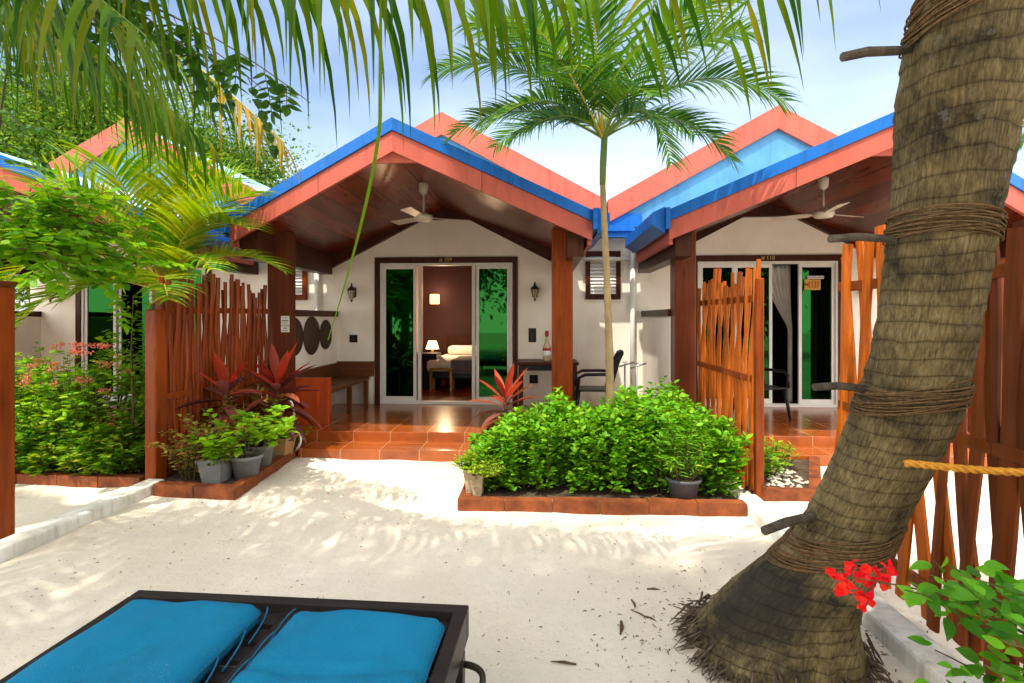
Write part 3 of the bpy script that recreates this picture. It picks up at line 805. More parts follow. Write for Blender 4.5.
def bed(label, edge, soil):
    T = thing('planter_bed', label, 'planter bed', (*edge[0], 0), 0, 'clay edged planter beds')
    a = MB(); q = MB(); edging(a, q, edge)
    for mb, nm, mt in ((a, 'clay_edging', M['edging']), (q, 'mortar_joint', M['mortar'])):
        mb.v = [(x - edge[0][0], y - edge[0][1], z) for x, y, z in mb.v]; mb.build(nm, mt, T)
    # uneven soil
    xs_ = [p[0] for p in soil]; ys_ = [p[1] for p in soil]
    sm = MB(); sm.prism([(x - edge[0][0], y - edge[0][1], -.03) for x, y in soil], (0, 0, .085)); sm.build('soil', M['soil'], T)
    return T
bed('clay edged planter bed full of bright green leafy bushes', [(-.68, 5.96), (-.68, 4.42), (1.66, 4.42)], [(-.62, 4.48), (1.66, 4.48), (1.66, 5.96), (-.62, 5.96)])
bed('clay edged planter bed holding grey pots and red cordylines beside the left fence', [(-3.46, 4.66), (-2.66, 4.58), (-2.80, 6.36)], [(-3.60, 4.72), (-2.72, 4.66), (-2.86, 6.38), (-3.60, 6.38)])
bed('clay edged planter bed with gravel behind the orange stick fence', [(1.90, 4.78), (2.42, 4.78), (3.0, 5.96)], [(1.90, 4.84), (2.40, 4.84), (2.96, 5.97), (1.90, 5.97)])
bed('clay edged planter bed in front of the leftmost bungalow with flowering shrubs', [(-7.5, 4.98), (-3.74, 4.86)], [(-7.5, 5.04), (-3.76, 4.92), (-3.76, 5.97), (-7.5, 5.97)])

# ------------------------------------------------------------------ fences
def stick(mb, x, y0, y1, top, z0, r, bow, side, flat=0.55, fan_=0.0):
    """wavy split stick woven round rails: bows out in x, wanders in y"""
    path = []; rad = []
    n = 12
    ph = random.uniform(0, 6.28)
    for k in range(n + 1):
        t = k / n; z = z0 + (top - z0) * t
        yy = y0 + (y1 - y0) * t + fan_ * max(0, t - .58) / .42 + .012 * math.sin(5 * t + ph)
        xx = x + side * bow * math.cos(t * PI * 2.0) + .006 * math.sin(7 * t + ph)
        path.append((xx, yy, z)); rad.append(r * (1 + .14 * math.sin(4.3 * t * 2 + ph) + random.uniform(-.05, .05)))
    mb.tube(path, rad, 7, True, flat)

def fence(label, x, ya, yb, posts, n, top, r, m_s, m_p, rails, spread=.03, topvar=.1, z0=.06, flat=.6, cross=0.0, fan_=0.0, bow=.022, gap=.03, rz=0.0):
    T = thing('stick_fence', label, 'fence', (x, ya, 0), rz, 'stick fences between the yards')
    def B(mb, nm, mt, sm=False):
        mb.v = [(px - x, py - ya, pz) for px, py, pz in mb.v]; return mb.build(nm, mt, T, sm)
    for (py, h, w, d) in posts:
        p = MB(); p.box(x - w / 2, x + w / 2, py - d / 2, py + d / 2, -.05, h, .012); B(p, 'post', m_p)
    for z in rails:
        q = MB(); q.box(x - .018, x + .018, min(ya, yb), max(ya, yb), z - .03, z + .03, .006); B(q, 'rail', m_p)
    for k in range(n):
        t = (k + .5) / n
        y = ya + (yb - ya) * t
        tp = top(t) + random.uniform(-topvar, topvar)
        s = 1 if k % 2 else -1
        mb = MB()
        stick(mb, x + s * gap, y + random.uniform(-.4, .4) * spread - s * cross * (1.9 if y > 2.75 else 1), y + random.uniform(-1, 1) * spread + s * cross * (1.9 if y > 2.75 else 1), tp, z0 + random.uniform(-.02, .03), r * random.uniform(.8, 1.2), bow, s, flat, fan_)
        B(mb, 'slat', m_s(y) if callable(m_s) else m_s, False)
    return T

fence('red brown stick fence behind the grey pots and red leaved plants', -3.62, 4.98, 6.46, [(4.93, 1.66, .13, .13)], 33, lambda t: 1.93 - .05 * math.sin(t * 9), .027, M['slat_dark'], M['post'], (.35, .82, 1.66), .012, .10, .08, .75, rz=R(-11), gap=.010, bow=.018)
fence('bright orange stick fence standing at the right end of the leafy bushes', 1.86, 4.75, 6.44, [(4.70, 1.92, .07, .07)], 19, lambda t: 2.0 + .05 * math.sin(t * 11), .0205, M['slat'], M['post'], (.45, 1.05, 1.75), .010, .09, .06, .95, fan_=-.10, bow=.016, gap=.016)
T = fence('dark red brown slatted fence with crossing boards behind the leaning coconut trunk', 1.95, 3.62, 1.25, [(1.98, 2.12, .11, .13)], 27, lambda t: 2.02 + .05 * math.sin(t * 7), .044, lambda y: M['slat'] if y > 2.75 else M['slat_shaded'], M['slat_shaded'], (.22, 1.02, 1.78), .015, .06, .06, .40, .06, bow=.012, gap=.012)  # far slats get the sunlit tone, near ones the shaded tone
po = MB(); po.box(-.065, .065, -.065, .065, -.05, 1.80, .012)
T = thing('fence_post', 'thick brown wooden post at the left edge of the yard on the white kerb', 'post', (-3.80, 3.60, 0))
po.build('shaft', M['post'], T)
cpm = MB(); cpm.box(-.08, .08, -.08, .08, 1.802, 1.84, .01); cpm.build('cap', M['post_dark'], T)

# ------------------------------------------------------------------ foliage builders
def shrub(name, label, cat, base, rx, ry, h, stems, nleaf, L, Wd, mt, group=None, lean=.5, hf=None, lo=.25, parent=None, upb=.5, droop=.25, partname='foliage', stem_r=.006, tpow=.6, seed=None, boxy=False):
    """upright leafy stems over an ellipse; leaves in whorls along each stem"""
    rg = np.random.default_rng(seed if seed is not None else abs(hash(label or partname)) % 9999 if False else int(1000 * abs(base[0]) + 77 * abs(base[1]) + stems))
    a = rg.uniform(0, 2 * PI, stems); rr = np.sqrt(rg.uniform(0, 1, stems))
    bx = rx * rr * np.cos(a); by = ry * rr * np.sin(a)
    if boxy:
        bx = rg.uniform(-rx, rx, stems); by = rg.uniform(-ry, ry, stems); rr = np.maximum(np.abs(bx) / rx, np.abs(by) / ry) * .72
    hh = h * rg.uniform(.70, 1.10, stems) * np.sqrt(np.clip(1 - .75 * rr ** 3, .1, 1))
    if hf is not None: hh = hh * hf(bx, by)
    dirx = lean * bx / max(rx, .01) * .35 * h; diry = lean * by / max(ry, .01) * .35 * h
    t = lo + (1 - lo) * rg.uniform(0, 1, (stems, nleaf)) ** tpow
    x = bx[:, None] + dirx[:, None] * t ** 1.5; y = by[:, None] + diry[:, None] * t ** 1.5; z = hh[:, None] * t
    ang = rg.uniform(0, 2 * PI, (stems, nleaf))
    up = rg.uniform(.0, 1.0, (stems, nleaf)) * upb + .35 * t * upb
    d = np.stack([np.cos(ang), np.sin(ang), up], -1).reshape(-1, 3)
    d[:, 1] -= .25
    pos = np.stack([x, y, z], -1).reshape(-1, 3) + unit(d) * .015
    n = len(pos)
    upv = np.tile([0, 0, 1.0], (n, 1)) + rg.normal(0, .35, (n, 3))
    s = rg.uniform(.5, 1.2, n)
    V, Fs = leaves(pos, d, upv, L * s, Wd * s, droop * rg.uniform(.3, 1.6, n))
    if parent is None:
        parent = thing(name, label, cat, base, 0, group)
        off = (0, 0, 0)
    else:
        off = base
    o = np_mesh(partname, V + np.array(off), Fs, mt, parent)
    sm = MB()
    for k in range(0, stems, max(1, stems // 70)):
        sm.tube([(bx[k] * .85 + off[0], by[k] * .85 + off[1], off[2]), (bx[k] + dirx[k] * .35 + off[0], by[k] + diry[k] * .35 + off[1], hh[k] * .5 + off[2]), (bx[k] + dirx[k] * .95 + off[0], by[k] + diry[k] * .95 + off[1], hh[k] * .96 + off[2])], [stem_r, stem_r * .8, stem_r * .4], 4, False)
    sm.build('stem', M['stem'], parent)
    return parent

def bez(p0, p1, p2, n):
    p0, p1, p2 = Vector(p0), Vector(p1), Vector(p2)
    return [p0 * (1 - t) ** 2 + p1 * 2 * t * (1 - t) + p2 * t * t for t in [i / n for i in range(n + 1)]]

def frond(parent, p0, p1, p2, nl, L, Wd, mt, ms, droop=.5, sweep=.55, lift=.15, r0=.014, start=.12, off=(0, 0, 0), seg=5, tipmat=None, jit=.08, gap=0.0, name='frond', both=True, thin=1.0):
    """pinnate palm frond: tapering stalk and two rows of ribbon leaflets"""
    rnd = random.Random(int(sum(abs(q) * 131 for q in (*p1, *p2))))
    n = 40
    C = [p + Vector(off) * -1 for p in bez(p0, p1, p2, n)]
    mb = MB(); mb.cur = 0
    mb.tube(C, [r0 * (1 - .88 * i / n) for i in range(n + 1)], 6)
    for k in range(nl):
        t = start + (1 - start) * (k + .5) / nl
        f = t * n; i = min(int(f), n - 1)
        base = C[i].lerp(C[i + 1], f - i)
        tg = (C[min(i + 1, n)] - C[i]).normalized()
        up = Vector((0, 0, 1)); sd = tg.cross(up)
        if sd.length < .15: sd = tg.cross(Vector((1, 0, 0)))
        sd.normalize(); nu = sd.cross(tg).normalized()
        prof = math.sin(PI * min(1, (.12 + .80 * (t - start) / (1 - start)))) ** .65
        for s in (-1, 1):
            if rnd.random() < gap: continue
            ln = L * prof * rnd.uniform(.86 - jit, 1.08 + jit * .3)
            sw = sweep + .35 * t + rnd.uniform(-jit, jit)
            d = (sd * s * math.cos(sw) + tg * math.sin(sw) + nu * (lift + rnd.uniform(-jit, jit))).normalized()
            p = base.copy(); pts = [p.copy()]; st = ln / seg
            dr = droop * rnd.uniform(.75, 1.25)
            sides = []; 
            wv = d.cross(nu)
            for q in range(seg):
                d = (d + Vector((0, 0, -dr * (q + .6) / seg))).normalized()
                p = p + d * st; pts.append(p.copy())
            for q in range(seg + 1):
                dd = (pts[min(q + 1, seg)] - pts[max(q - 1, 0)]).normalized()
                w = tg - dd * tg.dot(dd)
                if w.length < .05: w = nu - dd * nu.dot(dd)
                sides.append(w.normalized())
            wid = [Wd * .5 * wq * (0.75 + .25 * prof) for wq in [.5, 1.0, .88, .6, .28, .02][:seg + 1]] if seg == 5 else [Wd * .5 * max(.05, math.sin(PI * min(.97, (.15 + .85 * q / seg)))) for q in range(seg + 1)]
            mb.cur = 1 if (tipmat is None or t < .86) else 2
            mb.strip(pts, sides, wid, .35)
    mats = [ms, mt] + ([tipmat] if tipmat else [])
    return mb.build(name, mats, parent)

def tree_crown(parent, c, rad, nclump, per, L, Wd, mt, seed, spread=.28, name='crown', far=True, shell=.5):
    rg = np.random.default_rng(seed)
    d = unit(rg.normal(0, 1, (nclump, 3)))
    rr = (shell + (1 - shell) * rg.uniform(0, 1, (nclump, 1)))
    cc = d * rr * np.array(rad) * rg.uniform(.8, 1.12, (nclump, 1))
    sz = rg.uniform(.6, 1.3, (nclump, 1))
    off = rg.normal(0, 1, (nclump, per, 3)) * (spread * np.mean(rad) * sz)[:, None, :] * np.array([1, 1, .62])
    pos = (cc[:, None, :] + off).reshape(-1, 3)
    n = len(pos)
    out = unit(pos / np.array(rad)) * .6 + rg.normal(0, .7, (n, 3)); out[:, 2] -= .1
    upv = np.tile([0, 0, 1.0], (n, 1)) + rg.normal(0, .5, (n, 3))
    s = rg.uniform(.6, 1.25, n)
    fn = quads if far else (lambda a, b_, c_, d_, e_: leaves(a, b_, c_, d_, e_, .2))
    V, Fs = fn(pos, out, upv, L * s, Wd * s)
    np_mesh(name, V + np.array(c), Fs, mt, parent)
    return cc

def tree(label, base, h, rad, nclump, per, L, Wd, mt, seed, group=None, name='leafy_tree', trunk_r=.16, lean=(0, 0), far=True, shell=.5, spread=.28):
    T = thing(name, label, 'tree', base, 0, group)
    rg = random.Random(seed)
    cz = h - rad[2]
    cc = tree_crown(T, (lean[0], lean[1], cz), rad, nclump, per, L, Wd, mt, seed, spread, far=far, shell=shell)
    tr = MB()
    top = (lean[0], lean[1], cz - rad[2] * .2)
    tr.tube([(0, 0, -.1), (lean[0] * .2 + .08, lean[1] * .2, cz * .35), (lean[0] * .7 - .05, lean[1] * .7, cz * .7), top], [trunk_r * 1.3, trunk_r, trunk_r * .8, trunk_r * .5], 10)
    for k in range(0, len(cc), max(1, len(cc) // 16)):
        e = Vector(cc[k]) + Vector((lean[0], lean[1], cz)); s0 = Vector(top).lerp(Vector((lean[0] * .7, lean[1] * .7, cz * .7)), rg.random())
        md = s0.lerp(e, .5) + Vector((0, 0, -.1 * rad[2]))
        tr.tube([s0, md, e], [trunk_r * .4, trunk_r * .25, trunk_r * .08], 6, False)
    tr.build('trunk', M['bark'], T, True)
    return T

# ------------------------------------------------------------------ coconut palm that leans across the right side
TP = []   # (X, Y, Z, r)
def pxw(px, py, d):
    th = R(2.97); u = (px - 512) / 540; v_ = (318 - py) / 540
    return (d * (u * math.cos(th) - math.sin(th)), d * (math.cos(th) + u * math.sin(th)), 1.58 + d * v_)
for px, py, d, r in ((772, 660, 2.62, .47), (775, 640, 2.60, .40), (790, 600, 2.5, .31), (838, 545, 2.36, .225), (862, 500, 2.25, .200), (889, 450, 2.15, .207), (906, 410, 2.08, .212), (919, 360, 2.0, .200), (931, 300, 1.92, .190), (947, 200, 1.8, .183), (958, 100, 1.7, .194), (974, 0, 1.62, .198)):
    TP.append((*pxw(px, py, d), r * (1.05 if py < 320 else 1.0) / math.sqrt(1 + ((px - 512) / 540) ** 2)))
TP += [(1.40, 1.15, 3.2, .150), (1.46, .45, 4.3, .14), (1.5, -.25, 5.4, .13)]
TPz = np.array([p[2] for p in TP])
def trunk_at(z):
    a = np.array(TP)
    return tuple(float(np.interp(z, TPz, a[:, k])) for k in range(4))
CP = thing('coconut_palm', 'thick leaning coconut palm trunk rising from the sand at the right, bound with coir rope', 'palm tree', (TP[1][0], TP[1][1], 0))
zs = np.concatenate([np.linspace(-.06, 2.75, 230), np.linspace(2.8, 5.3, 60)])
nsg = 72
# smooth the polyline
def smooth(z):
    w = [trunk_at(z + k * .045) for k in (-2, -1, 0, 1, 2)]
    return tuple(sum(q[j] * c_ for q, c_ in zip(w, (.1, .22, .36, .22, .1))) for j in range(4))
V = []; UV = []
rings = np.cumsum(rng.uniform(.045, .10, 90)) - .05
for z in zs:
    x, y, _, r = smooth(max(z, 0)) if z > .02 else trunk_at(max(z, TPz[0]))
    k = int(np.searchsorted(rings, z)); ph = (z - rings[max(k - 1, 0)]) / .075
    ringb = .007 * (1 - min(1, max(0, ph))) if z > .25 else .0
    for j in range(nsg):
        a = 2 * PI * j / nsg
        lump = .010 * math.sin(a * 3 + z * 2.1) * math.sin(z * 3.3 + a) + .005 * math.sin(a * 7 + 5 * math.sin(z * 2.2)) + .003 * math.sin(13 * a + 11 * z)
        fl = .05 * max(0, .35 - z) * math.sin(a * 9 + 2 * math.sin(a * 4))
        rr = r + ringb * (0.6 + .4 * math.sin(a * 5 + k)) + lump * (r / .2) + fl
        V.append((x + rr * math.cos(a) - TP[1][0], y + rr * math.sin(a) - TP[1][1], z))
V = np.array(V); nr = len(zs)
F = np.array([[i_ * nsg + j, i_ * nsg + (j + 1) % nsg, (i_ + 1) * nsg + (j + 1) % nsg, (i_ + 1) * nsg + j] for i_ in range(nr - 1) for j in range(nsg)])
to = np_mesh('trunk', V, [F], M['coco_bark'], CP, True)
uvl = to.data.uv_layers.new(name='uv')
uvd = np.zeros((len(to.data.loops), 2), dtype=np.float32)
li = np.zeros(len(to.data.loops), dtype=np.int32); to.data.loops.foreach_get('vertex_index', li)
jj = li % nsg; ii = li // nsg
jj = jj.reshape(-1, 4).copy(); w_ = (jj.max(1) - jj.min(1)) > nsg / 2
jj[w_] = np.where(jj[w_] == 0, nsg, jj[w_])
uvd[:, 0] = jj.ravel() / nsg * 1.25; uvd[:, 1] = zs[ii]
uvl.data.foreach_set('uv', uvd.ravel())
# matted roots around the foot
rt = MB(); rr_ = random.Random(4)
for k in range(480):
    a = rr_.uniform(0, 2 * PI); r0 = .355 + rr_.uniform(-.03, .06); ln = rr_.uniform(.015, .07) * (1.6 if math.cos(a) < -.2 else 1.0)
    x0, y0 = r0 * math.cos(a), r0 * math.sin(a); z0 = rr_.uniform(.0, .12) * rr_.random()
    a2 = a + rr_.uniform(-.5, .5)
    p1 = (x0 + ln * .5 * math.cos(a2), y0 + ln * .5 * math.sin(a2), z0 * .45 + .005); p2 = (x0 + ln * math.cos(a2 + rr_.uniform(-.3, .3)), y0 + ln * math.sin(a2), rr_.uniform(-.015, .01))
    rt.tube([(x0, y0, z0), p1, p2], [.0055, .005, .002], 4)
rt.build('root', M['root'], CP, False)
# crown above the frame
crown = (1.5, -.28, 5.5)
offc = (TP[1][0], TP[1][1], 0)
for (dx, dy, dz, dr) in ((-2.4, .3, -.6, .4), (2.2, 1.0, -.6, .4), (2.6, -.6, -.5, .4), (.2, -2.6, -.5, .4), (-1.8, -2.0, -.6, .4), (-2.7, -1.0, .3, .35), (1.6, -2.0, .3, .35), (-1.6, 1.2, .9, .35), (1.5, 1.2, .9, .35)):
    frond(CP, crown, (crown[0] + dx * .55, crown[1] + dy * .55, crown[2] + 1.0 + .3 * dz), (crown[0] + dx, crown[1] + dy, crown[2] + dz), 46, .75, .05, M['coco_leaf'], M['green_stem'], .5, .5, .1, .03, .15, offc)
# the frond that hangs into the top of the picture
frond(CP, crown, (1.05, 1.5, 4.85), (.50, 2.75, 2.92), 50, .95, .036, M['coco_leaf'], M['green_stem'], .40, .45, -.2, .026, .2, offc)
frond(CP, crown, (1.7, 1.6, 5.1), (1.0, 2.95, 3.02), 44, 1.0, .036, M['coco_leaf'], M['green_stem'], .38, .45, -.2, .024, .2, offc)

# coir rope wraps and pegs
def wrap(z, tilt, loops, label, r=.0085, spread=.012):
    mb = MB(); x, y, _, rad = smooth(z)
    pts = []
    n = 40
    for k in range(loops * n + 1):
        a = 2 * PI * k / n; lp = k / n
        zz = z + (lp - loops / 2) * spread + .012 * math.sin(a * 1.0 + lp * 2.4) + .012 * math.sin(a * .37 + lp) + tilt * math.cos(a)
        xx, yy, _, rq = smooth(zz)
        r_ = rq + .009 + .006 * math.sin(lp * 2.7 + a * .2) + .010 * math.sin(a * 3 + zz * 2.1) * math.sin(zz * 3.3 + a)
        pts.append((xx + r_ * math.cos(a), yy + r_ * math.sin(a), zz))
    mb.v = []; mb.tube(pts, r, 6)
    o = mb.build('rope_wrap', M['rope'], None, True)
    return tag(o, label, 'rope', 'coir rope wraps on the coconut trunk')
wrap(2.54, .05, 34, 'coir rope wrapped round the leaning trunk at the top of the picture', .0030, .0034)
wrap(1.885, -.01, 24, 'coir rope wrapped round the leaning trunk level with the tops of the fence sticks', .0028, .0030)
wrap(1.29, .03, 26, 'coir rope wrapped round the middle of the leaning trunk with loose strands', .0026, .0034)
wrap(.62, .05, 34, 'dark coir rope wrapped low on the leaning trunk above its flared foot', .0030, .0038)
def peg(p, q, r, label):
    mb = MB(); P0, P1 = Vector(p), Vector(q)
    mb.tube([P0, P0.lerp(P1, .3) + Vector((0, 0, .006)), P0.lerp(P1, .7) - Vector((0, 0, .004)), P1], [r, r * 1.08, r, r * .93], 9)
    tag(mb.build('wooden_peg', M['peg'], None, False), label, 'wooden peg', 'climbing pegs tied to the coconut trunk')
peg(pxw(843, 57, 1.64), pxw(925, 46, 1.70), .014, 'dark wooden peg sticking out of the topmost rope wrap on the leaning trunk')
peg(pxw(830, 239, 1.80), pxw(920, 238, 1.86), .013, 'dark wooden peg in the rope wrap beside the tops of the crossing fence sticks')
peg(pxw(814, 387, 2.02), pxw(890, 388, 2.08), .014, 'short dark wooden peg in the rope wrap at the middle of the leaning trunk')
peg(pxw(764, 531, 2.16), pxw(836, 508, 2.32), .018, 'thick grey broken wooden peg pointing down from the lowest rope wrap')
# yellow rope from the trunk to the right
mb = MB(); A = Vector(pxw(905, 463, 1.93)); B_ = Vector((2.05, 1.72, 1.14))
for s in range(3):
    pts = []
    for k in range(90):
        t = k / 89; p = A.lerp(B_, t) + Vector((0, 0, -.03 * math.sin(PI * t)))
        a = t * 60 + s * 2 * PI / 3
        pts.append(p + Vector((0, .0075 * math.cos(a), .0075 * math.sin(a))))
    mb.tube(pts, .0072, 6)
tag(mb.build('yellow_rope', M['yellow_rope'], None, True), 'twisted yellow rope stretched from the leaning trunk to the right fence', 'rope')

# ------------------------------------------------------------------ coconut palm out of the picture on the left: its fronds hang into the frame
LP = thing('coconut_palm', 'coconut palm beyond the left edge whose long fronds hang across the top left', 'palm tree', (-5.3, 1.7, 0))
tr = MB(); pth = bez((0, 0, -.1), (-.3, .2, 2.5), (.4, .5, 4.65), 40)
tr.tube(pth, [.2 - .05 * k / 40 + .008 * (k % 2) for k in range(41)], 14); tr.build('trunk', M['palm_trunk'], LP, True)
lc = (-4.9, 2.2, 4.7); lo_ = (-5.3, 1.7, 0)
frond(LP, lc, (-3.3, 3.6, 4.25), (-1.72, 3.55, 2.76), 84, .80, .030, M['coco_leaf'], M['yellow_stem'], 1.0, .35, -.1, .022, .25, lo_, tipmat=M['dry_leaf'], gap=.2, jit=.2)
frond(LP, lc, (-2.5, 2.5, 3.5), (.22, 2.55, 3.14), 86, 1.0, .040, M['coco_leaf'], M['green_stem'], 1.6, .25, -.35, .022, .25, lo_, gap=.16, jit=.18)
frond(LP, lc, (-3.4, 2.0, 4.2), (-1.45, 1.92, 2.62), 80, 1.05, .034, M['coco_leaf'], M['green_stem'], 1.3, .3, -.2, .022, .3, lo_, gap=.14, jit=.2)
frond(LP, lc, (-3.6, 2.6, 4.0), (-2.25, 2.7, 2.95), 60, .9, .036, M['coco_leaf'], M['green_stem'], 1.2, .3, -.1, .02, .3, lo_, gap=.14, jit=.2)
frond(LP, lc, (-3.5, 3.2, 3.9), (-2.15, 3.45, 2.72), 60, .85, .032, M['coco_leaf'], M['green_stem'], 1.3, .3, -.15, .02, .25, lo_, gap=.14, jit=.2)
frond(LP, lc, (-3.0, 1.6, 3.7), (-1.2, 1.62, 2.80), 60, .70, .034, M['coco_leaf'], M['green_stem'], 1.3, .3, -.15, .02, .3, lo_, gap=.14, jit=.2)
frond(LP, lc, (-4.2, 3.6, 4.4), (-2.65, 4.0, 3.0), 70, .9, .036, M['coco_leaf'], M['green_stem'], 1.1, .3, -.1, .022, .25, lo_, gap=.14, jit=.2)
for (dx, dy, dz) in ((-2.4, .0, -.6), (-1.6, -2.0, -.5), (1.2, -2.6, -.4), (2.0, -1.9, .1), (-1.6, -.6, 1.2), (-2.2, -1.0, .8)):
    frond(LP, lc, (lc[0] + dx * .55, lc[1] + dy * .55, lc[2] + 1.0), (lc[0] + dx, lc[1] + dy, lc[2] + dz), 44, .75, .05, M['coco_leaf'], M['green_stem'], .5, .5, .1, .03, .15, lo_)
# one long split leaf strip that hangs down on its own
mb = MB()
pts = []; hw = []; sides = []
for k in range(30):
    t = k / 29
    px = 381 - 2 * t if t < .45 else 380 - 52 * ((t - .45) / .55) ** 1.35
    py = -60 + 400 * t
    pts.append(Vector(pxw(px, py, 2.35)) - Vector(lo_)); sides.append(Vector((1, .1, .15)).normalized()); hw.append(.0035 + .005 * math.sin(PI * min(1, t * 1.1)) - .006 * max(0, t - .8))
mb.strip(pts, sides, hw, .5)
mb.build('hanging_leaf_strip', M['coco_leaf'], LP)

# ------------------------------------------------------------------ slim ornamental palm in the planter
SP = thing('slim_palm', 'slim ringed palm with feathery dark green crown growing out of the leafy planter', 'palm tree', (.70, 5.4, 0))
tr = MB(); pth = []
for k in range(61):
    t = k / 60; pth.append((-.01 + .02 * math.sin(t * 4) - .055 * t, 0, -.05 + 3.0 * t))
tr.tube(pth, [.050 - .023 * (k / 60) ** .7 + (.0025 if k % 3 == 0 else 0) for k in range(61)], 14); tr.build('trunk', M['palm_trunk'], SP, True)
cs = MB(); cs.tube([(-.080, 0, 2.90), (-.074, 0, 3.12), (-.06, 0, 3.4), (-.06, 0, 3.65)], [.030, .034, .032, .02], 12); cs.build('crownshaft', M['crownshaft'], SP, True)
c0 = (.625, 5.4, 3.36); o0 = (.70, 5.4, 0)
for (mx_, my_, mz_, tx, ty, tz, nl, L, yl) in (
    (-.75, -.1, .95, -1.62, -.3, .35, 46, .52, 0), (.85, -.1, .85, 1.65, -.25, .02, 50, .58, 0), (-.55, -.35, .55, -1.15, -.6, -.35, 40, .45, 0), (.42, -.25, .50, .55, -.5, -.62, 34, .42, 0),
    (-.25, .2, 1.0, -.75, .3, 1.05, 40, .50, 0), (.25, .25, 1.0, .70, .4, .95, 40, .50, 0), (-.45, -.7, .55, -.72, -1.35, .25, 40, .46, 1), (.35, -.65, .8, .75, -1.2, .45, 40, .48, 0),
    (-.5, .5, .6, -1.15, .9, .0, 36, .46, 0), (.55, .5, .6, 1.15, .9, .1, 36, .46, 0), (-.1, -.3, 1.0, -.25, -.8, 1.05, 38, .46, 1), (.05, .1, .9, .1, .15, 1.35, 36, .42, 0), (-.3, -.2, .35, -.85, -.25, -.25, 34, .42, 0), (-.8, .1, .55, -1.5, .0, -.15, 44, .5, 0), (.75, .1, .5, 1.25, .0, -.45, 40, .48, 0), (-.2, -.5, .7, -.35, -1.0, .0, 36, .46, 1), (-.6, -.2, .9, -1.25, -.4, .75, 42, .5, 0), (.6, -.2, .9, 1.25, -.4, .6, 42, .5, 0), (.15, -.45, .45, .3, -.85, -.15, 34, .44, 0)):
    frond(SP, c0, (c0[0] + mx_, c0[1] + my_, c0[2] + mz_ * 1.05), (c0[0] + tx, c0[1] + ty, c0[2] + tz + .22), int(nl * 1.1), L * 1.15, .027, M['palm_leaf'], M['green_stem'] if not yl else M['yellow_stem'], .26, .5, .22, .013, .16, o0)

# ------------------------------------------------------------------ yellow green palm behind the left fence
YP = thing('areca_palm', 'bushy yellow green palm fanning out above the left stick fence', 'palm tree', (-4.15, 5.75, 0))
tr = MB()
for (dx, dy, h) in ((0, 0, 1.9), (.12, .08, 1.7), (-.12, .05, 1.75), (.03, -.12, 1.6)):
    tr.tube([(dx, dy, -.05), (dx * 1.3, dy * 1.3, h * .5), (dx * 1.6, dy * 1.6, h)], [.045, .038, .03], 9)
tr.build('trunk', M['crownshaft'], YP, True)
y0_ = (-4.15, 5.75, 1.85); oy = (-4.15, 5.75, 0)
for (mx_, my_, mz_, tx, ty, tz, nl, L) in (
    (-.2, -.1, 1.0, -.15, -.3, 1.75, 34, .52), (.45, -.2, .95, 1.15, -.35, .65, 34, .48), (-.75, -.3, .9, -1.45, -.6, -.1, 36, .62), (.5, -.4, .85, 1.1, -.7, .75, 34, .5),
    (-.5, -.1, 1.1, -.95, -.2, 1.45, 34, .55), (.15, .3, 1.2, .55, .5, 1.45, 32, .5), (-.6, -.5, .75, -1.1, -1.0, .35, 34, .55), (.6, .1, .7, 1.3, .1, .25, 32, .45), (-.8, .2, .7, -1.7, .2, .5, 32, .55), (.3, -.5, .35, .7, -.9, -.1, 30, .45), (-.9, -.2, .45, -1.25, -.5, -.45, 32, .5), (.5, -.4, .6, 1.0, -.7, .2, 34, .45), (-.3, -.5, 1.0, -.5, -1.0, 1.1, 34, .5), (.3, -.2, 1.1, .6, -.4, 1.35, 34, .5), (-.6, -.5, .6, -1.2, -.9, .35, 34, .55), (-.1, -.5, .3, -.3, -.9, -.1, 30, .5), (-.55, -.2, 1.2, -1.25, -.3, 1.15, 36, .6), (.25, -.1, 1.3, .85, -.2, 1.15, 36, .58), (-.1, -.35, 1.2, -.05, -.8, 1.25, 34, .55), (.55, -.25, 1.0, 1.2, -.4, 1.0, 36, .55), (-.7, .1, 1.1, -1.5, .1, .95, 36, .6)):
    frond(YP, y0_, (y0_[0] + mx_, y0_[1] + my_, y0_[2] + mz_), (y0_[0] + tx, y0_[1] + ty, y0_[2] + tz), int(nl * .85), L * 1.2, .036, M['yellow_palm'], M['yellow_stem'], .22, .5, .30, .013, .14, oy)

# ------------------------------------------------------------------ shrubs of the middle planter
def hf(bx, by): return 1 + .10 * np.sin(bx * 7 + 1) * np.sin(by * 6) + .06 * np.sin(bx * 15)
shrub('leafy_bush', 'bright green leafy bush left of the slim palm trunk in the planter', 'bush', (.06, 5.16, .05), .64, .52, .66, 440, 46, .064, .046, M['bush'], 'leafy bushes in the middle planter', .25, lambda x, y: hf(x, y) * (1 - .38 * np.clip((-x - .15) / .4, 0, 1)), .08, upb=.8, tpow=.75, boxy=True)
shrub('leafy_bush', 'bright green leafy bush right of the slim palm trunk, the taller of the planter', 'bush', (1.17, 5.22, .05), .50, .58, .76, 430, 48, .066, .048, M['bush'], 'leafy bushes in the middle planter', .25, lambda x, y: hf(x, y) * (1 - .30 * np.clip((x - .15) / .4, 0, 1)), .08, upb=.8, tpow=.75, boxy=True)

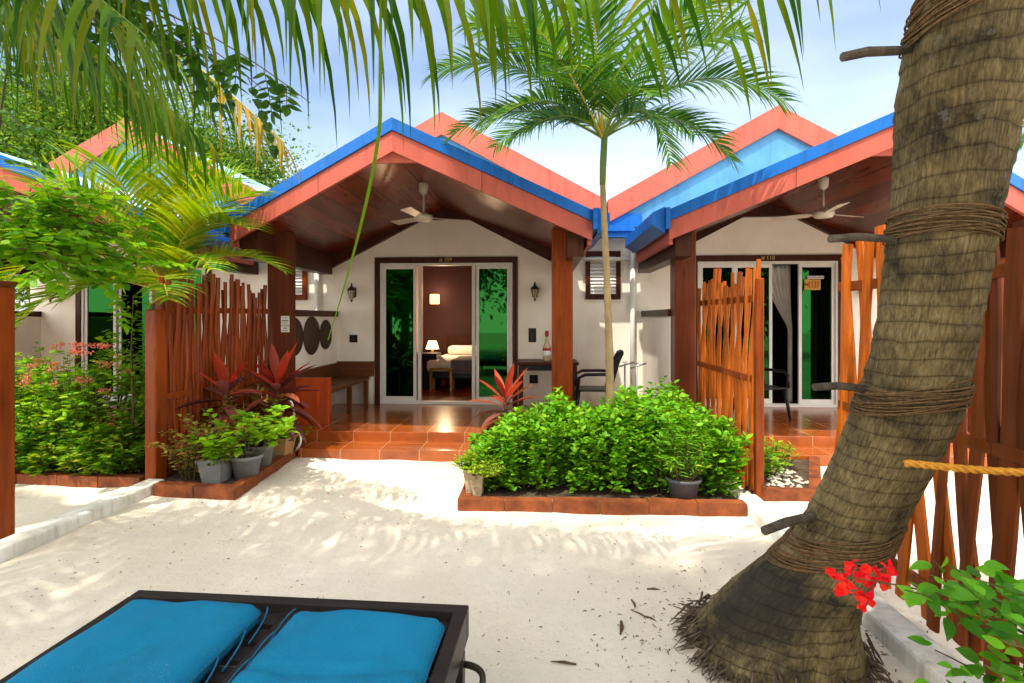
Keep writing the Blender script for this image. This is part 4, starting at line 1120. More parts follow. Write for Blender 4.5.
def cordyline(label, base, n, L, Wd, mats, h, seed, group='cordylines'):
    T = thing('cordyline', label, 'plant', base, 0, group)
    rg = random.Random(seed)
    st = MB(); st.tube([(0, 0, 0), (.01, .01, h * .5), (0, 0, h)], [.02, .017, .012], 8); st.build('stem', M['stem'], T, True)
    mbs = [MB() for _ in mats]
    for k in range(n):
        t = k / (n - 1)              # 0 lowest drooping, 1 top upright
        a = k * 2.399 + rg.uniform(-.3, .3)
        el = -.15 + 1.35 * t + rg.uniform(-.12, .12)
        d = Vector((math.cos(a) * math.cos(el), math.sin(a) * math.cos(el), math.sin(el)))
        p = Vector((0, 0, h * (.62 + .38 * t))); ln = L * rg.uniform(.8, 1.1) * (1 - .15 * t)
        pts = [p.copy()]; seg = 7
        sd = d.cross(Vector((0, 0, 1))).normalized()
        for q in range(seg):
            d = (d + Vector((0, 0, -(.20 - .15 * t)))).normalized(); p = p + d * ln / seg; pts.append(p.copy())
        wid = [Wd * w for w in (.16, .22, .42, .5, .5, .42, .25, .02)]
        mbs[min(len(mats) - 1, int(t * len(mats)))].strip(pts, [sd] * (seg + 1), wid, .5)
    for mb, mt in zip(mbs, mats):
        if mb.v: mb.build('leaves', mt, T, True)
    return T
cordyline('maroon cordyline with upright red top leaves beside the bench end panel', (-2.93, 5.88, .05), 36, .58, .105, [M['maroon_leaf'], M['maroon_leaf'], M['peach_leaf'], M['maroon_leaf'], M['red_leaf']], .80, 3)
cordyline('small cordyline with one tall red leaf nearer the left stick fence', (-3.25, 5.42, .05), 16, .48, .11, [M['maroon_leaf'], M['maroon_leaf'], M['maroon_leaf'], M['red_leaf']], .84, 8)
cordyline('peach and red cordyline at the left end of the leafy bushes before the dark table', (-.36, 5.62, .05), 24, .48, .075, [M['peach_leaf'], M['maroon_leaf'], M['peach_leaf'], M['red_leaf']], .72, 5)
cordyline('low dark maroon cordyline under the taller red one', (-3.05, 5.35, .05), 22, .34, .10, [M['maroon_leaf']], .32, 12)

# ------------------------------------------------------------------ pots
def pot(label, base, r, h, mt, plant, kind='round', group='potted plants'):
    T = thing('potted_plant', label, 'potted plant', base, 0, group)
    mb = MB()
    if kind == 'round':
        mb.lathe([(r * .72, 0), (r * .95, h * .86), (r * 1.06, h * .87), (r * 1.06, h), (r * .96, h), (r * .9, h * .88)], (0, 0, 0), 28)
        mb.build('pot', mt, T, True)
    else:
        n = 4
        mb.lathe([(r * .80, 0), (r * 1.1, h * .9), (r * 1.2, h * .9), (r * 1.2, h), (r * 1.12, h), (r * 1.05, h * .9)], (0, 0, 0), 4, sx=1.0, sy=.8)
        mb.v = [((x * math.cos(.82) - y * math.sin(.82)), (x * math.sin(.82) + y * math.cos(.82)), z) for x, y, z in mb.v]
        mb.build('pot', mt, T)
    so = MB(); so.lathe([(r * .88, h * .80), (r * .88, h * .89)], (0, 0, 0), 20 if kind == 'round' else 4); so.build('potting_soil', M['soil'], T)
    for q in plant:
        shrub(None, None, None, (q.get('x', 0), q.get('y', 0), h * .88), q['rx'], q['ry'], q['h'], q['stems'], q['n'], q['L'], q['W'], q['m'], None, q.get('lean', .8), None, q.get('lo', .2), T, q.get('up', .5), q.get('dr', .3), 'foliage', .004)
    return T
pot('wide grey plastic pot nearest the bed corner with sprawling variegated twigs', (-3.02, 4.90, .055), .15, .22, M['grey_pot'], [dict(rx=.14, ry=.1, h=.42, stems=30, n=18, L=.055, W=.035, m=M['varieg'], lean=2.8), dict(rx=.1, ry=.08, h=.16, stems=8, n=10, L=.09, W=.07, m=M['lime'], y=-.1, x=.1)], 'square')
pot('grey plastic pot with bright lime green coleus, front one of the row', (-2.80, 5.02, .055), .14, .22, M['grey_pot'], [dict(rx=.15, ry=.13, h=.52, stems=15, n=17, L=.10, W=.085, m=M['lime'], lean=1.7, lo=.3)])
pot('grey plastic pot behind the lime coleus with dark green broad leaves', (-2.84, 5.36, .055), .13, .24, M['grey_pot'], [dict(rx=.11, ry=.10, h=.40, stems=12, n=12, L=.12, W=.085, m=M['bush'], lean=1.4)])
pot('flared terracotta pot with a small round green plant at the back of the row', (-2.85, 5.80, .055), .16, .22, M['terracotta'], [dict(rx=.10, ry=.10, h=.18, stems=30, n=16, L=.05, W=.045, m=M['low'], lean=.9)], 'square')
pot('beige square pot overflowing with yellow green trailing leaves at the corner of the middle bed', (-.56, 4.66, .055), .12, .23, M['beige_pot'], [dict(rx=.10, ry=.10, h=.14, stems=60, n=16, L=.035, W=.022, m=M['yellow_fine'], lean=2.2, lo=.05), dict(rx=.08, ry=.08, h=.10, stems=40, n=20, L=.035, W=.022, m=M['yellow_fine'], lean=2.5, x=.11, y=-.1, lo=-1.2)], 'square')
pot('dark grey round pot with feathery green sprigs at the right front of the leafy bushes', (1.20, 4.60, .055), .14, .19, M['dark_pot'], [dict(rx=.10, ry=.10, h=.44, stems=30, n=30, L=.075, W=.012, m=M['bush'], lean=.8), dict(rx=.10, ry=.08, h=.34, stems=12, n=18, L=.06, W=.014, m=M['low'], lean=1.0)])
pot('terracotta pot beside the sapling in the leftmost bed', (-4.12, 5.42, .055), .15, .30, M['terracotta'], [dict(rx=.12, ry=.12, h=.5, stems=16, n=18, L=.07, W=.045, m=M['low'], lean=.9)])
# tall variegated shrub and other plants of the left bed
shrub('variegated_shrub', 'yellow variegated shrub between the two red cordylines', 'shrub', (-3.15, 5.62, .05), .16, .14, .95, 22, 26, .06, .035, M['varieg'], None, .9, None, .5)
shrub('trailing_plant', 'low speckled plant with reddish tips at the foot of the left fence', 'plant', (-3.33, 5.05, .05), .18, .24, .42, 40, 16, .055, .03, M['varieg'], None, 1.6, None, .2)
shrub('trailing_plant', 'small light green plant before the bench end panel', 'plant', (-2.93, 6.15, .05), .12, .12, .30, 22, 14, .05, .035, M['lime'], None, 1.2, None, .2)
mb = MB(); mb.tube(bez((-2.80, 6.02, .05), (-2.62, 5.98, .22), (-2.80, 6.0, .34), 10)[:-1] + bez((-2.79, 6.0, .33), (-2.78, 6.0, .62), (-2.86, 6.0, .66), 10), .014, 8)
tag(mb.build('garden_hose', M['pvc'], None, True), 'bent white plastic hose standing beside the terracotta pot', 'hose')

# ------------------------------------------------------------------ garden of the leftmost bungalow
IX = shrub('flowering_shrub', 'rounded green shrub with clusters of pink flowers before the leftmost bungalow', 'shrub', (-4.75, 5.45, .05), .60, .38, 1.25, 100, 42, .085, .048, M['ixora'], None, .6, None, .15)
rg = np.random.default_rng(5); fv = []; ff = []; o_ = 0
pos = []
for k in range(26):
    a = rg.uniform(0, 6.28); e = rg.uniform(.1, 1.2)
    cx = np.array([.55 * math.cos(a) * math.cos(e), -.42 * abs(math.sin(a)) * math.cos(e) - .05, .72 + .58 * math.sin(e)])
    pos.append(cx + rg.normal(0, .028, (34, 3)) * [1, 1, .55])
pos = np.concatenate(pos); d = rg.normal(0, .6, pos.shape) + [0, -.3, .6]
V, Fs = leaves(pos, d, rg.normal(0, 1, pos.shape), .022, .018, .1); np_mesh('flower', V, Fs, M['pink_petal'], IX)
shrub('low_shrub', 'dense low green shrub along the clay edging at the far left', 'shrub', (-5.15, 5.15, .05), .75, .26, .56, 170, 40, .085, .052, M['low'], None, .6, None, .1)
shrub('low_shrub', 'low yellow and green shrub under the flowering one by the left fence post', 'shrub', (-4.25, 5.18, .05), .38, .26, .46, 90, 36, .08, .046, M['low'], None, .8, None, .1)
shrub('low_shrub', 'bushy green shrub behind the brown post at the left edge', 'shrub', (-5.75, 5.5, .05), .55, .4, 1.1, 100, 42, .085, .05, M['ixora'], None, .5, None, .1)
SA = shrub('sapling', 'thin young sapling with light green leaves in front of the leftmost glass door', 'sapling', (-4.10, 5.22, .05), .05, .05, .3, 4, 4, .05, .03, M['bright'], None, .6)
sm = MB(); sm.tube([(0, 0, 0), (.02, 0, .6), (0, 0, 1.2), (.02, 0, 1.75)], [.013, .011, .008, .004], 6); sm.build('stem', M['stem'], SA)
rg = np.random.default_rng(9); n_ = 230
t = rg.uniform(.5, 1, n_); a = rg.uniform(0, 6.28, n_); rr = rg.uniform(.03, .26, n_) * (1.15 - .5 * t)
pos = np.stack([rr * np.cos(a), rr * np.sin(a), 1.75 * t + .1 * rr], 1); d = np.stack([np.cos(a), np.sin(a), rg.uniform(-.3, .3, n_)], 1)
V, Fs = leaves(pos, d, np.tile([0, 0, 1.], (n_, 1)) + rg.normal(0, .3, (n_, 3)), rg.uniform(.06, .1, n_), .035, .2); np_mesh('foliage', V, Fs, M['bright'], SA)
shrub('small_plant', 'small yellow green plant on gravel behind the upright stick fence', 'plant', (2.12, 5.35, .05), .16, .22, .26, 26, 16, .085, .03, M['low'], None, 1.2, None, .1)
shrub('small_plant', 'yellow leaved plant at the gravel bed edge before the right porch step', 'plant', (2.36, 5.66, .05), .16, .18, .30, 26, 16, .07, .03, M['yellow_fine'], None, 1.2, None, .1)
gv = MB(); rr_ = random.Random(2)
for k in range(150):
    x = rr_.uniform(1.95, 2.5); y = rr_.uniform(4.88, 5.6); s = rr_.uniform(.01, .03)
    gv.lathe([(s * .6, 0), (s, s * .4), (s * .5, s * .8)], (x, y, .053), 6, sx=rr_.uniform(.7, 1.3))
tag(gv.build('gravel', M['gravel']), 'pale coral gravel on the soil behind the stick fence', None, None, 'stuff')

# ------------------------------------------------------------------ pinnate leafed trees on the left
def pinnate(parent, p, d, L, npair, lf, w, acc, rg, droop=.35):
    d = Vector(d).normalized(); pts = []
    q = Vector(p)
    for k in range(npair + 1):
        pts.append(q.copy()); d = (d + Vector((0, 0, -droop / npair))).normalized(); q = q + d * L / npair
    sd = d.cross(Vector((0, 0, 1))).normalized()
    for k, pt in enumerate(pts[1:], 1):
        for s in (-1, 1):
            dd = sd * s + d * .35 + Vector((0, 0, rg.uniform(-.35, .1)))
            acc[0].append(pt); acc[1].append(dd); acc[2].append(lf * rg.uniform(.75, 1.15)); acc[3].append(w * rg.uniform(.8, 1.15))
    acc[0].append(pts[-1]); acc[1].append(d); acc[2].append(lf); acc[3].append(w)
    return pts
def leafy_branches(parent, twigs, name, mt, seed, off, lf=.07, w=.045, L=.32, npair=6, per=9, droop=.35):
    rg = random.Random(seed); acc = ([], [], [], []); st = MB()
    for tw in twigs:
        C = [p - Vector(off) for p in bez(*tw, 14)]
        st.tube(C, [.012 * (1 - .8 * k / 14) for k in range(15)], 6)
        for k in range(per):
            t = .25 + .75 * (k + .5) / per; i_ = min(13, int(t * 14)); p = C[i_]
            tg = (C[i_ + 1] - C[i_]).normalized(); a = rg.uniform(0, 6.28)
            sd = tg.cross(Vector((0, 0, 1))).normalized()
            d = tg * .5 + sd * math.cos(a) + Vector((0, 0, .5 * math.sin(a)))
            pp_ = pinnate(parent, p, d, L * rg.uniform(.7, 1.2), npair, lf, w, acc, rg, droop)
            st.tube(pp_, .0025, 4, False)
    P_ = np.array([v_[:] for v_ in acc[0]]); D_ = np.array([v_[:] for v_ in acc[1]])
    n = len(P_); g_ = np.random.default_rng(seed)
    V, Fs = leaves_hi(P_, D_, np.tile([0, 0, 1.], (n, 1)) + g_.normal(0, .3, (n, 3)), np.array(acc[2]), np.array(acc[3]), .15)
    np_mesh('foliage', V, Fs, mt, parent); st.build('branch', M['stem'], parent)
BT = thing('pinnate_tree', 'pinnate leafed tree leaning in from the left edge with dark twigs at the top left', 'tree', (-5.2, 4.4, 0))
tr = MB(); tr.tube([(0, 0, -.05), (.1, .05, 1.2), (.3, .05, 2.0), (.5, 0, 2.6)], [.07, .06, .05, .03], 9); tr.build('trunk', M['bark'], BT, True)
q0 = (-4.9, 4.45, 2.0)
leafy_branches(BT, [(q0, (-4.2, 4.3, 2.55), (-3.35, 4.2, 2.20)), (q0, (-4.3, 4.5, 2.35), (-3.2, 4.5, 1.98)), (q0, (-4.2, 4.1, 2.3), (-3.55, 3.9, 1.95)), (q0, (-4.5, 4.4, 2.9), (-3.7, 4.4, 2.62)), (q0, (-4.6, 4.6, 2.4), (-3.9, 4.9, 1.75)), (q0, (-4.4, 4.2, 2.7), (-3.95, 3.95, 2.45)), (q0, (-4.3, 4.3, 2.6), (-3.55, 4.3, 2.38)), (q0, (-4.4, 4.2, 2.15), (-3.6, 4.25, 2.08)), (q0, (-4.4, 4.6, 2.5), (-3.75, 4.6, 2.2))], 'branch', M['bright'], 3, (-5.2, 4.4, 0), .105, .075, .36, 6, 13)

# the broad shade tree behind the camera; a few of its twigs hang into the top left
ST = tree('tall broad leafy tree behind the camera that shades the sand', (-4.6, -3.1, 0), 11.6, (3.6, 2.1, .9), 135, 150, .12, .075, M['shade'], 21, None, 'shade_tree', .26, (1.4, 0.8), True, .1, .16)
so_ = (-5.2, 4.4, 0)
q1 = (-3.3, 3.3, 3.75)
leafy_branches(BT, [((-4.7, 4.4, 2.5), (-4.2, 4.0, 3.5), q1)], 'limb', M['shade'], 5, so_, .08, .05, .32, 6, 12, .4)
leafy_branches(BT, [(q1, (-2.2, 2.9, 3.5), (-1.28, 2.95, 2.78)), (q1, (-2.4, 3.0, 3.6), (-1.55, 3.0, 2.86)), (q1, (-2.4, 2.8, 3.5), (-1.85, 2.85, 2.98)), (q1, (-2.7, 2.9, 3.5), (-2.3, 2.9, 3.05))], 'twig', M['shade'], 8, so_, .085, .052, .34, 6, 9, .6)

# ------------------------------------------------------------------ trees behind the houses and behind the camera
for k, (x, y, h, rad, lab, seed) in enumerate((
    (-11.6, 17, 7.9, (3.0, 2.5, 3.2), 'round green tree rising behind the leftmost roof beside the blue ridge', 31),
    (-14.2, 16, 9.2, (3.4, 2.6, 3.6), 'broad green tree at the far left behind the hanging fronds', 32),
    (-17.5, 18, 9.5, (3.4, 3, 3.8), 'tall dark tree behind the roofs at the left edge', 33),
    (-14.0, 20, 8.2, (2.8, 2.5, 3.4), 'green tree between the two broad trees behind the left roofs', 34))):
    tree(lab, (x, y, 0), h, rad, 130, 560, .13, .085, M['far'], seed, 'trees behind the bungalows', 'leafy_tree', .22)
tree('big leafy tree behind the camera mirrored in the green glass', (1.5, -9.5, 0), 7.5, (3.6, 2.4, 3.2), 60, 160, .34, .2, M['far'], 41, 'trees on the beach side', 'leafy_tree', .2)
tree('second leafy tree behind the camera mirrored in the left glass', (-6.5, -8.5, 0), 7.5, (3.4, 2.4, 3.3), 60, 160, .34, .2, M['far'], 42, 'trees on the beach side', 'leafy_tree', .2)
tree('third leafy tree behind the camera mirrored in the right glass', (8.0, -8.5, 0), 7.0, (3.4, 2.4, 3.2), 60, 160, .34, .2, M['far'], 43, 'trees on the beach side', 'leafy_tree', .2)
FP = thing('distant_palm', 'green palm peeking in at the right edge above the blue roof', 'palm tree', (10.6, 10.0, 0))
tr = MB(); tr.tube([(0, 0, -.1), (.1, 0, 2.5), (0, 0, 5.2)], [.16, .13, .1], 10); tr.build('trunk', M['palm_trunk'], FP, True)
for k in range(12):
    a = k * 2.4; el = .9 - .12 * (k % 5)
    frond(FP, (10.6, 10, 5.3), (10.6 + 1.1 * math.cos(a), 10 + 1.1 * math.sin(a), 5.3 + .9 * el), (10.6 + 2.1 * math.cos(a), 10 + 2.1 * math.sin(a), 5.3 - .5 + .5 * el), 34, .6, .06, M['palm_leaf'], M['green_stem'], .4, .5, .15, .025, .15, (10.6, 10, 0))

# ------------------------------------------------------------------ bougainvillea in the lower right corner
BG = thing('bougainvillea', 'bougainvillea branch with red flowers and light green leaves in the lower right corner', 'plant', (1.75, 1.10, 0))
ob = (1.75, 1.10, 0)
st = MB(); acc = [[], [], []]
rb_ = random.Random(6)
tw = [((1.75, 1.1, .0), (1.5, 1.1, 1.0), pxw(828, 575, 1.30)), ((1.75, 1.1, .0), (1.35, 1.15, .9), pxw(905, 590, 1.15)), ((1.75, 1.1, .0), (1.45, 1.0, .95), pxw(960, 575, 1.05)), ((1.75, 1.1, 0), (1.3, 1.05, .7), pxw(935, 650, 1.15)), ((1.75, 1.1, 0), (1.5, 1.0, .8), pxw(1000, 640, 1.0)), ((1.75, 1.1, 0), (1.2, 1.2, .6), pxw(945, 690, 1.1)), ((1.75, 1.1, .0), (1.5, 1.05, 1.0), pxw(985, 590, 1.1)), ((1.75, 1.1, 0), (1.4, 1.0, .7), pxw(985, 665, 1.05)), ((1.75, 1.1, .0), (1.35, 1.15, .9), pxw(930, 575, 1.2))]
for ti, q in enumerate(tw):
    C = [p - Vector(ob) for p in bez(*q, 30)]
    st.tube(C, [.006 * (1 - .75 * k / 30) for k in range(31)], 6)
    nlf = 92 if ti else 56
    for k in range(nlf):
        t = .45 + .55 * (k + .5) / nlf; i_ = min(29, int(t * 30)); a = rb_.uniform(0, 6.28)
        o_ = Vector((rb_.gauss(0, .02), rb_.gauss(0, .02), rb_.gauss(0, .02)))
        if ti == 0 and t > .93: continue
        acc[0].append((C[i_] + o_)[:]); acc[1].append((math.cos(a), math.sin(a) - .3, rb_.uniform(-.25, .5))); acc[2].append(rb_.uniform(.026, .058) * (0.75 if ti == 0 else 1.0))
P_ = np.array(acc[0]); D_ = np.array(acc[1]); s_ = np.array(acc[2]); n = len(P_)
V, Fs = leaves_hi(P_, D_, np.tile([0, -.4, 1.], (n, 1)) + rng.normal(0, .6, (n, 3)), s_, s_ * .58, rng.uniform(.05, .6, n))
np_mesh('foliage', V, Fs, M['bougain'], BG); st.build('stem', M['stem'], BG)
pos = []; dd = []
for (px, py) in ((832, 572), (843, 578), (851, 566), (858, 576), (866, 572), (872, 582), (858, 592), (868, 598), (836, 590), (878, 570), (846, 588), (862, 604), (884, 582), (889, 568)):
    c_ = np.array(pxw(px, py, 1.28 + rng.uniform(-.04, .04))) - np.array(ob)
    for k in range(6):
        v_ = rng.normal(0, 1, 3); v_[1] -= .5
        pos.append(c_ + rng.normal(0, .005, 3)); dd.append(v_)
pos = np.array(pos); dd = np.array(dd)
V, Fs = leaves_hi(pos, dd, rng.normal(0, 1, pos.shape), rng.uniform(.016, .024, len(pos)), rng.uniform(.015, .022, len(pos)), rng.uniform(0, .6, len(pos))); np_mesh('flower', V, Fs, M['petal'], BG)

# ------------------------------------------------------------------ sun lounger with two cushions
LG = thing('sun_lounger', 'wide dark wooden double sun lounger on the sand in the lower left', 'sun lounger', (-1.03, 2.265, 0), R(-2.0))
fr = MB(); w2 = .735; zt_ = .385
fr.box(-w2, w2, -.055, 0, .255, zt_, .006)
fr.box(-w2, -w2 + .055, -2.0, -.057, .255, zt_, .006); fr.box(w2 - .055, w2, -2.0, -.057, .255, zt_, .006); fr.box(-w2, w2, -2.055, -2.002, .255, zt_, .006)
fr.box(-.03, .03, -1.999, -.058, .25, .352, .004)
fr.build('frame', M['lounger'], LG)
sl_ = MB()
for k in range(17):
    for s in (-1, 1):
        xa, xb = (-w2 + .058, -.033) if s < 0 else (.033, w2 - .058)
        sl_.box(xa, xb, -.065 - .115 * k - .085, -.065 - .115 * k, .325, .348, .003)
sl_.build('slat_base', M['lounger'], LG)
for sx in (-1, 1):
    for yy in (-.12, -1.9):
        q = MB(); q.box(sx * (w2 - .03) - .03, sx * (w2 - .03) + .03, yy - .03, yy + .03, 0, .253, .004); q.build('leg', M['lounger'], LG)
hk = MB(); hk.tube(bez((w2 + .001, -.10, .20), (w2 + .16, -.14, .21), (w2 + .001, -.26, .10), 14), .013, 8); hk.build('handle', M['black_metal'], LG, True)
def cushion(x0, x1, y0, y1, z0, label, seed, piped):
    T = thing('lounger_cushion', label, 'cushion', (-1.03, 2.265, 0), R(-2.0), 'blue cushions on the sun lounger')
    nx, ny = 34, 80; rg = np.random.default_rng(seed)
    V = []; th = .085
    def top(u, v_):
        e = min(u, 1 - u) * (x1 - x0); f_ = min(v_, 1 - v_) * (y1 - y0); dd_ = min(e, f_)
        puff = th * (1 - .55 * math.exp(-dd_ / .018)) 
        wr = .006 * math.sin(23 * v_ + 3 * math.sin(5 * u + seed)) * math.exp(-((u - .4) / .5) ** 2) + .005 * math.sin(6 * u + seed) * math.sin(9 * v_ + seed)
        if seed == 2: wr -= .014 * math.exp(-((v_ - .80 + .02 * math.sin(4 * u)) / .012) ** 2)
        return puff + wr
    for j in range(ny + 1):
        for i_ in range(nx + 1):
            u, v_ = i_ / nx, j / ny
            # rounded corners
            xx = x0 + (x1 - x0) * u; yy = y0 + (y1 - y0) * v_
            cu = max(0, abs(u - .5) * (x1 - x0) - ((x1 - x0) / 2 - .05)) ; cv = max(0, abs(v_ - .5) * (y1 - y0) - ((y1 - y0) / 2 - .05))
            if cu > 0 and cv > 0:
                l_ = math.hypot(cu, cv)
                if l_ > .05 or True:
                    m_ = max(cu, cv); k_ = m_ / l_
                    xx -= math.copysign(cu * (1 - k_), u - .5); yy -= math.copysign(cv * (1 - k_), v_ - .5)
            V.append((xx, yy, z0 + top(u, v_)))
    nb = len(V); V += [(x, y, z0 + .012 if True else z) for x, y, z in V[:nb]]
    F = []
    for j in range(ny):
        for i_ in range(nx):
            a = j * (nx + 1) + i_; F.append((a, a + 1, a + nx + 2, a + nx + 1)); F.append((nb + a, nb + a + nx + 1, nb + a + nx + 2, nb + a + 1))
    rim = [i_ for i_ in range(nx + 1)] + [j * (nx + 1) + nx for j in range(1, ny + 1)] + [ny * (nx + 1) + i_ for i_ in range(nx - 1, -1, -1)] + [j * (nx + 1) for j in range(ny - 1, 0, -1)]
    for k in range(len(rim)):
        a, b_ = rim[k], rim[(k + 1) % len(rim)]; F.append((b_, a, nb + a, nb + b_))
    mb = MB(); mb._add(V, F); mb.build('cover', M['cushion'], T, True)
    pm = MB(); ring = [Vector(V[k]) + Vector((0, 0, .002)) for k in rim]; pm.tube(ring + [ring[0]], .0055, 6, False); pm.build('piping', M['strap'], T, True)
    return T
c1 = cushion(-.660, -.085, -1.95, -.125, .352, 'blue canvas cushion on the left half of the dark sun lounger', 1, True)
c2 = cushion(.055, .668, -1.95, -.145, .352, 'blue canvas cushion with a crease across it on the right half of the sun lounger', 2, True)
for T, x in ((c1, -.075), (c2, .045)):
    tm = MB()
    for k in range(4):
        y = -.12 - .16 * k
        tm.tube(bez((x, y, .40), (x + .03 * (1 if x < 0 else -1), y - .05, .39), (x + .02 * (1 if x < 0 else -1), y - .17, .355), 8), .004, 5)
    tm.build('tie_cord', M['strap'], T, True)

# ------------------------------------------------------------------ porch furniture
def fan(c, label):
    T = thing('ceiling_fan', label, 'ceiling fan', (c, 6.85, 2.86), 0, 'ceiling fans')
    a = MB(); a.lathe([(.02, .30), (.055, .34), (.06, .42), (.055, .455)], (0, 0, 0), 20); a.build('canopy', M['fan'], T, True)
    a = MB(); a.tube([(0, 0, .05), (0, 0, .32)], .012, 10); a.build('down_rod', M['fan'], T, True)
    a = MB(); a.lathe([(.03, -.045), (.10, -.04), (.125, 0), (.115, .035), (.05, .055), (.035, .075)], (0, 0, 0), 28); a.build('motor', M['fan'], T, True)
    for k in range(3):
        an = R(22 + 120 * k); b_ = MB()
        d = Vector((math.cos(an), math.sin(an), 0)); s_ = Vector((-math.sin(an), math.cos(an), .22)).normalized()
        for t0, t1, w0, w1 in ((.10, .17, .02, .035), (.165, .60, .055, .068)):
            b_.prism([d * t0 + s_ * w0, d * t1 + s_ * w1, d * t1 - s_ * w1, d * t0 - s_ * w0], (0, 0, .008 if t0 > .12 else .012))
        b_.build('blade', M['fan'], T)
fan(-1.49, 'cream ceiling fan under the porch roof of the middle bungalow')
fan(3.49, 'cream ceiling fan under the porch roof beside the leaning trunk')

def wall_lamp(x, y, z, label):
    T = thing('wall_lantern', label, 'wall lamp', (x, y, z), 0, 'black wall lanterns')
    a = MB(); a.box(-.035, .035, -.018, 0, -.07, .09, .008); a.tube(bez((0, -.018, .0), (0, -.12, -.02), (0, -.12, .08), 8), .009, 7); a.build('bracket', M['black_metal'], T)
    a = MB(); a.lathe([(.015, -.11), (.035, -.09), (.055, .03)], (0, -.12, 0), 8); a.build('lantern_glass', M['lantern'], T)
    a = MB(); a.lathe([(.075, .032), (.06, .06), (.028, .09), (.012, .12), (.016, .135), (.004, .155)], (0, -.12, 0), 8); a.lathe([(.006, -.15), (.02, -.13), (.018, -.108)], (0, -.12, 0), 8)
    for k in range(8):
        an = 2 * PI * k / 8; a.tube([(.036 * math.cos(an), -.12 + .036 * math.sin(an), -.09), (.058 * math.cos(an), -.12 + .058 * math.sin(an), .033)], .005, 5)
    a.build('cage', M['black_metal'], T)
wall_lamp(-2.97, YW, 1.98, 'black wall lantern left of the open sliding door')
wall_lamp(-.08, YW, 1.99, 'black wall lantern between the open sliding door and the brown post')
wall_lamp(-7.95, YW, 1.98, 'black wall lantern on the wall of the leftmost bungalow')
wall_lamp(4.90, YW, 1.99, 'black wall lantern behind the leaning trunk')

def plate(x, z, w, h, label):
    T = MB(); T.box(-w / 2, w / 2, -.012, 0, -h / 2, h / 2, .003)
    o = T.build('wall_socket', M['black'], None, loc=(x, YW - .001, z)); tag(o, label, 'wall socket', 'black wall sockets')
    k = MB(); k.box(-w * .22, w * .22, -.016, -.0125, -h * .25, h * .25, .001); k.build('switch', M['black_metal'], o)
plate(-2.98, 1.25, .13, .12, 'small black socket plate under the left wall lantern above the bench')
plate(-.12, 1.31, .12, .22, 'tall black switch plate under the lantern beside the brown post')
plate(-.10, .62, .13, .13, 'black socket plate low on the wall under the dark table')

# woven discs on the side wall
for k, (y, r, lab) in enumerate(((6.98, .255, 'dark woven disc nearest the porch post on the low side wall'), (7.52, .275, 'largest dark woven disc in the middle of the row on the low side wall'), (8.02, .225, 'smallest dark woven disc nearest the back wall above the bench'))):
    a = MB(); a.lathe([(r * .98, 0), (r, .008), (r * .97, .016), (r * .3, .022), (r * .05, .024)], (0, 0, 0), 40)
    a.v = [(z, yy, x) for x, yy, z in a.v]
    tag(a.build('woven_disc', M['disc'], None, True, (-3.25 + .004, y, 1.33)), lab, 'wall plaque', 'woven discs on the porch wall')

# bench
BN = thing('bench', 'brown wooden corner bench with a red end panel on the left of the middle porch', 'bench', (-3.24, 8.49, ZF))
a = MB(); a.box(.0, .54, -1.62, -.05, .39, .445, .008); a.build('seat', M['bench'], BN)
a = MB(); a.box(.0, .60, -.045, -.003, .447, .68, .006); a.box(.0, .04, -1.60, -.05, .447, .66, .006); a.build('backrest', M['bench'], BN)
a = MB(); a.box(.0, .545, -1.72, -1.625, .0, .60, .008); a.build('end_panel', M['bench_red'], BN)
for (x, y) in ((.50, -.10), (.50, -.85)):
    a = MB(); a.box(x - .03, x + .03, y - .03, y + .03, 0, .388, .004); a.build('leg', M['bench'], BN)

# notice on the left post
NT = thing('notice_card', 'white printed notice fixed to the dark left porch post', 'notice', (-3.14, 6.518, 1.50))
a = MB(); a.box(-.055, .05, -.006, -.001, -.095, .105); a.build('card', M['paper'], NT)
a = MB()
for z, w, h in ((.085, .035, .004), (.068, .028, .004), (.045, .042, .012), (.02, .036, .004), (.003, .03, .004), (-.018, .048, .008), (-.045, .022, .012), (-.07, .034, .005), (-.08, .03, .005)):
    a.box(-.0025 - w, -.0025 + w, -.0085, -.0065, z - h / 2, z + h / 2)
a.build('lettering', M['ink'], NT)

# table, chair, bottle
TB = thing('porch_table', 'dark side table against the wall behind the brown porch post', 'table', (.13, 7.95, ZF))
a = MB(); a.box(-.46, .42, -.30, .30, .70, .745, .012); a.build('table_top', M['dark_wood'], TB)
a = MB(); a.box(-.42, .38, -.265, -.24, .62, .698); a.box(-.42, .38, .24, .265, .62, .698); a.build('apron', M['black'], TB)
for x in (-.41, .37):
    for y in (-.25, .25):
        a = MB(); a.box(x - .025, x + .025, y - .025, y + .025, 0, .699, .004); a.build('leg', M['dark_wood'], TB)
BO = thing('bottle', 'glass bottle with a red and white label standing on the dark table', 'bottle', (.10, 7.86, ZF + .7455))
a = MB(); a.lathe([(.055, 0), (.06, .02), (.06, .20), (.03, .27), (.022, .34), (.024, .36)], (0, 0, 0), 18); a.build('glass_body', M['lantern'], BO, True)
a = MB(); a.lathe([(.0615, .06), (.0615, .15)], (0, 0, 0), 18); a.build('bottle_label', M['paper'], BO, True)
a = MB(); a.lathe([(.026, .355), (.027, .43), (.02, .44)], (0, 0, 0), 14); a.lathe([(.0618, .155), (.0618, .19)], (0, 0, 0), 18); a.build('cap', M['red_label'], BO, True)

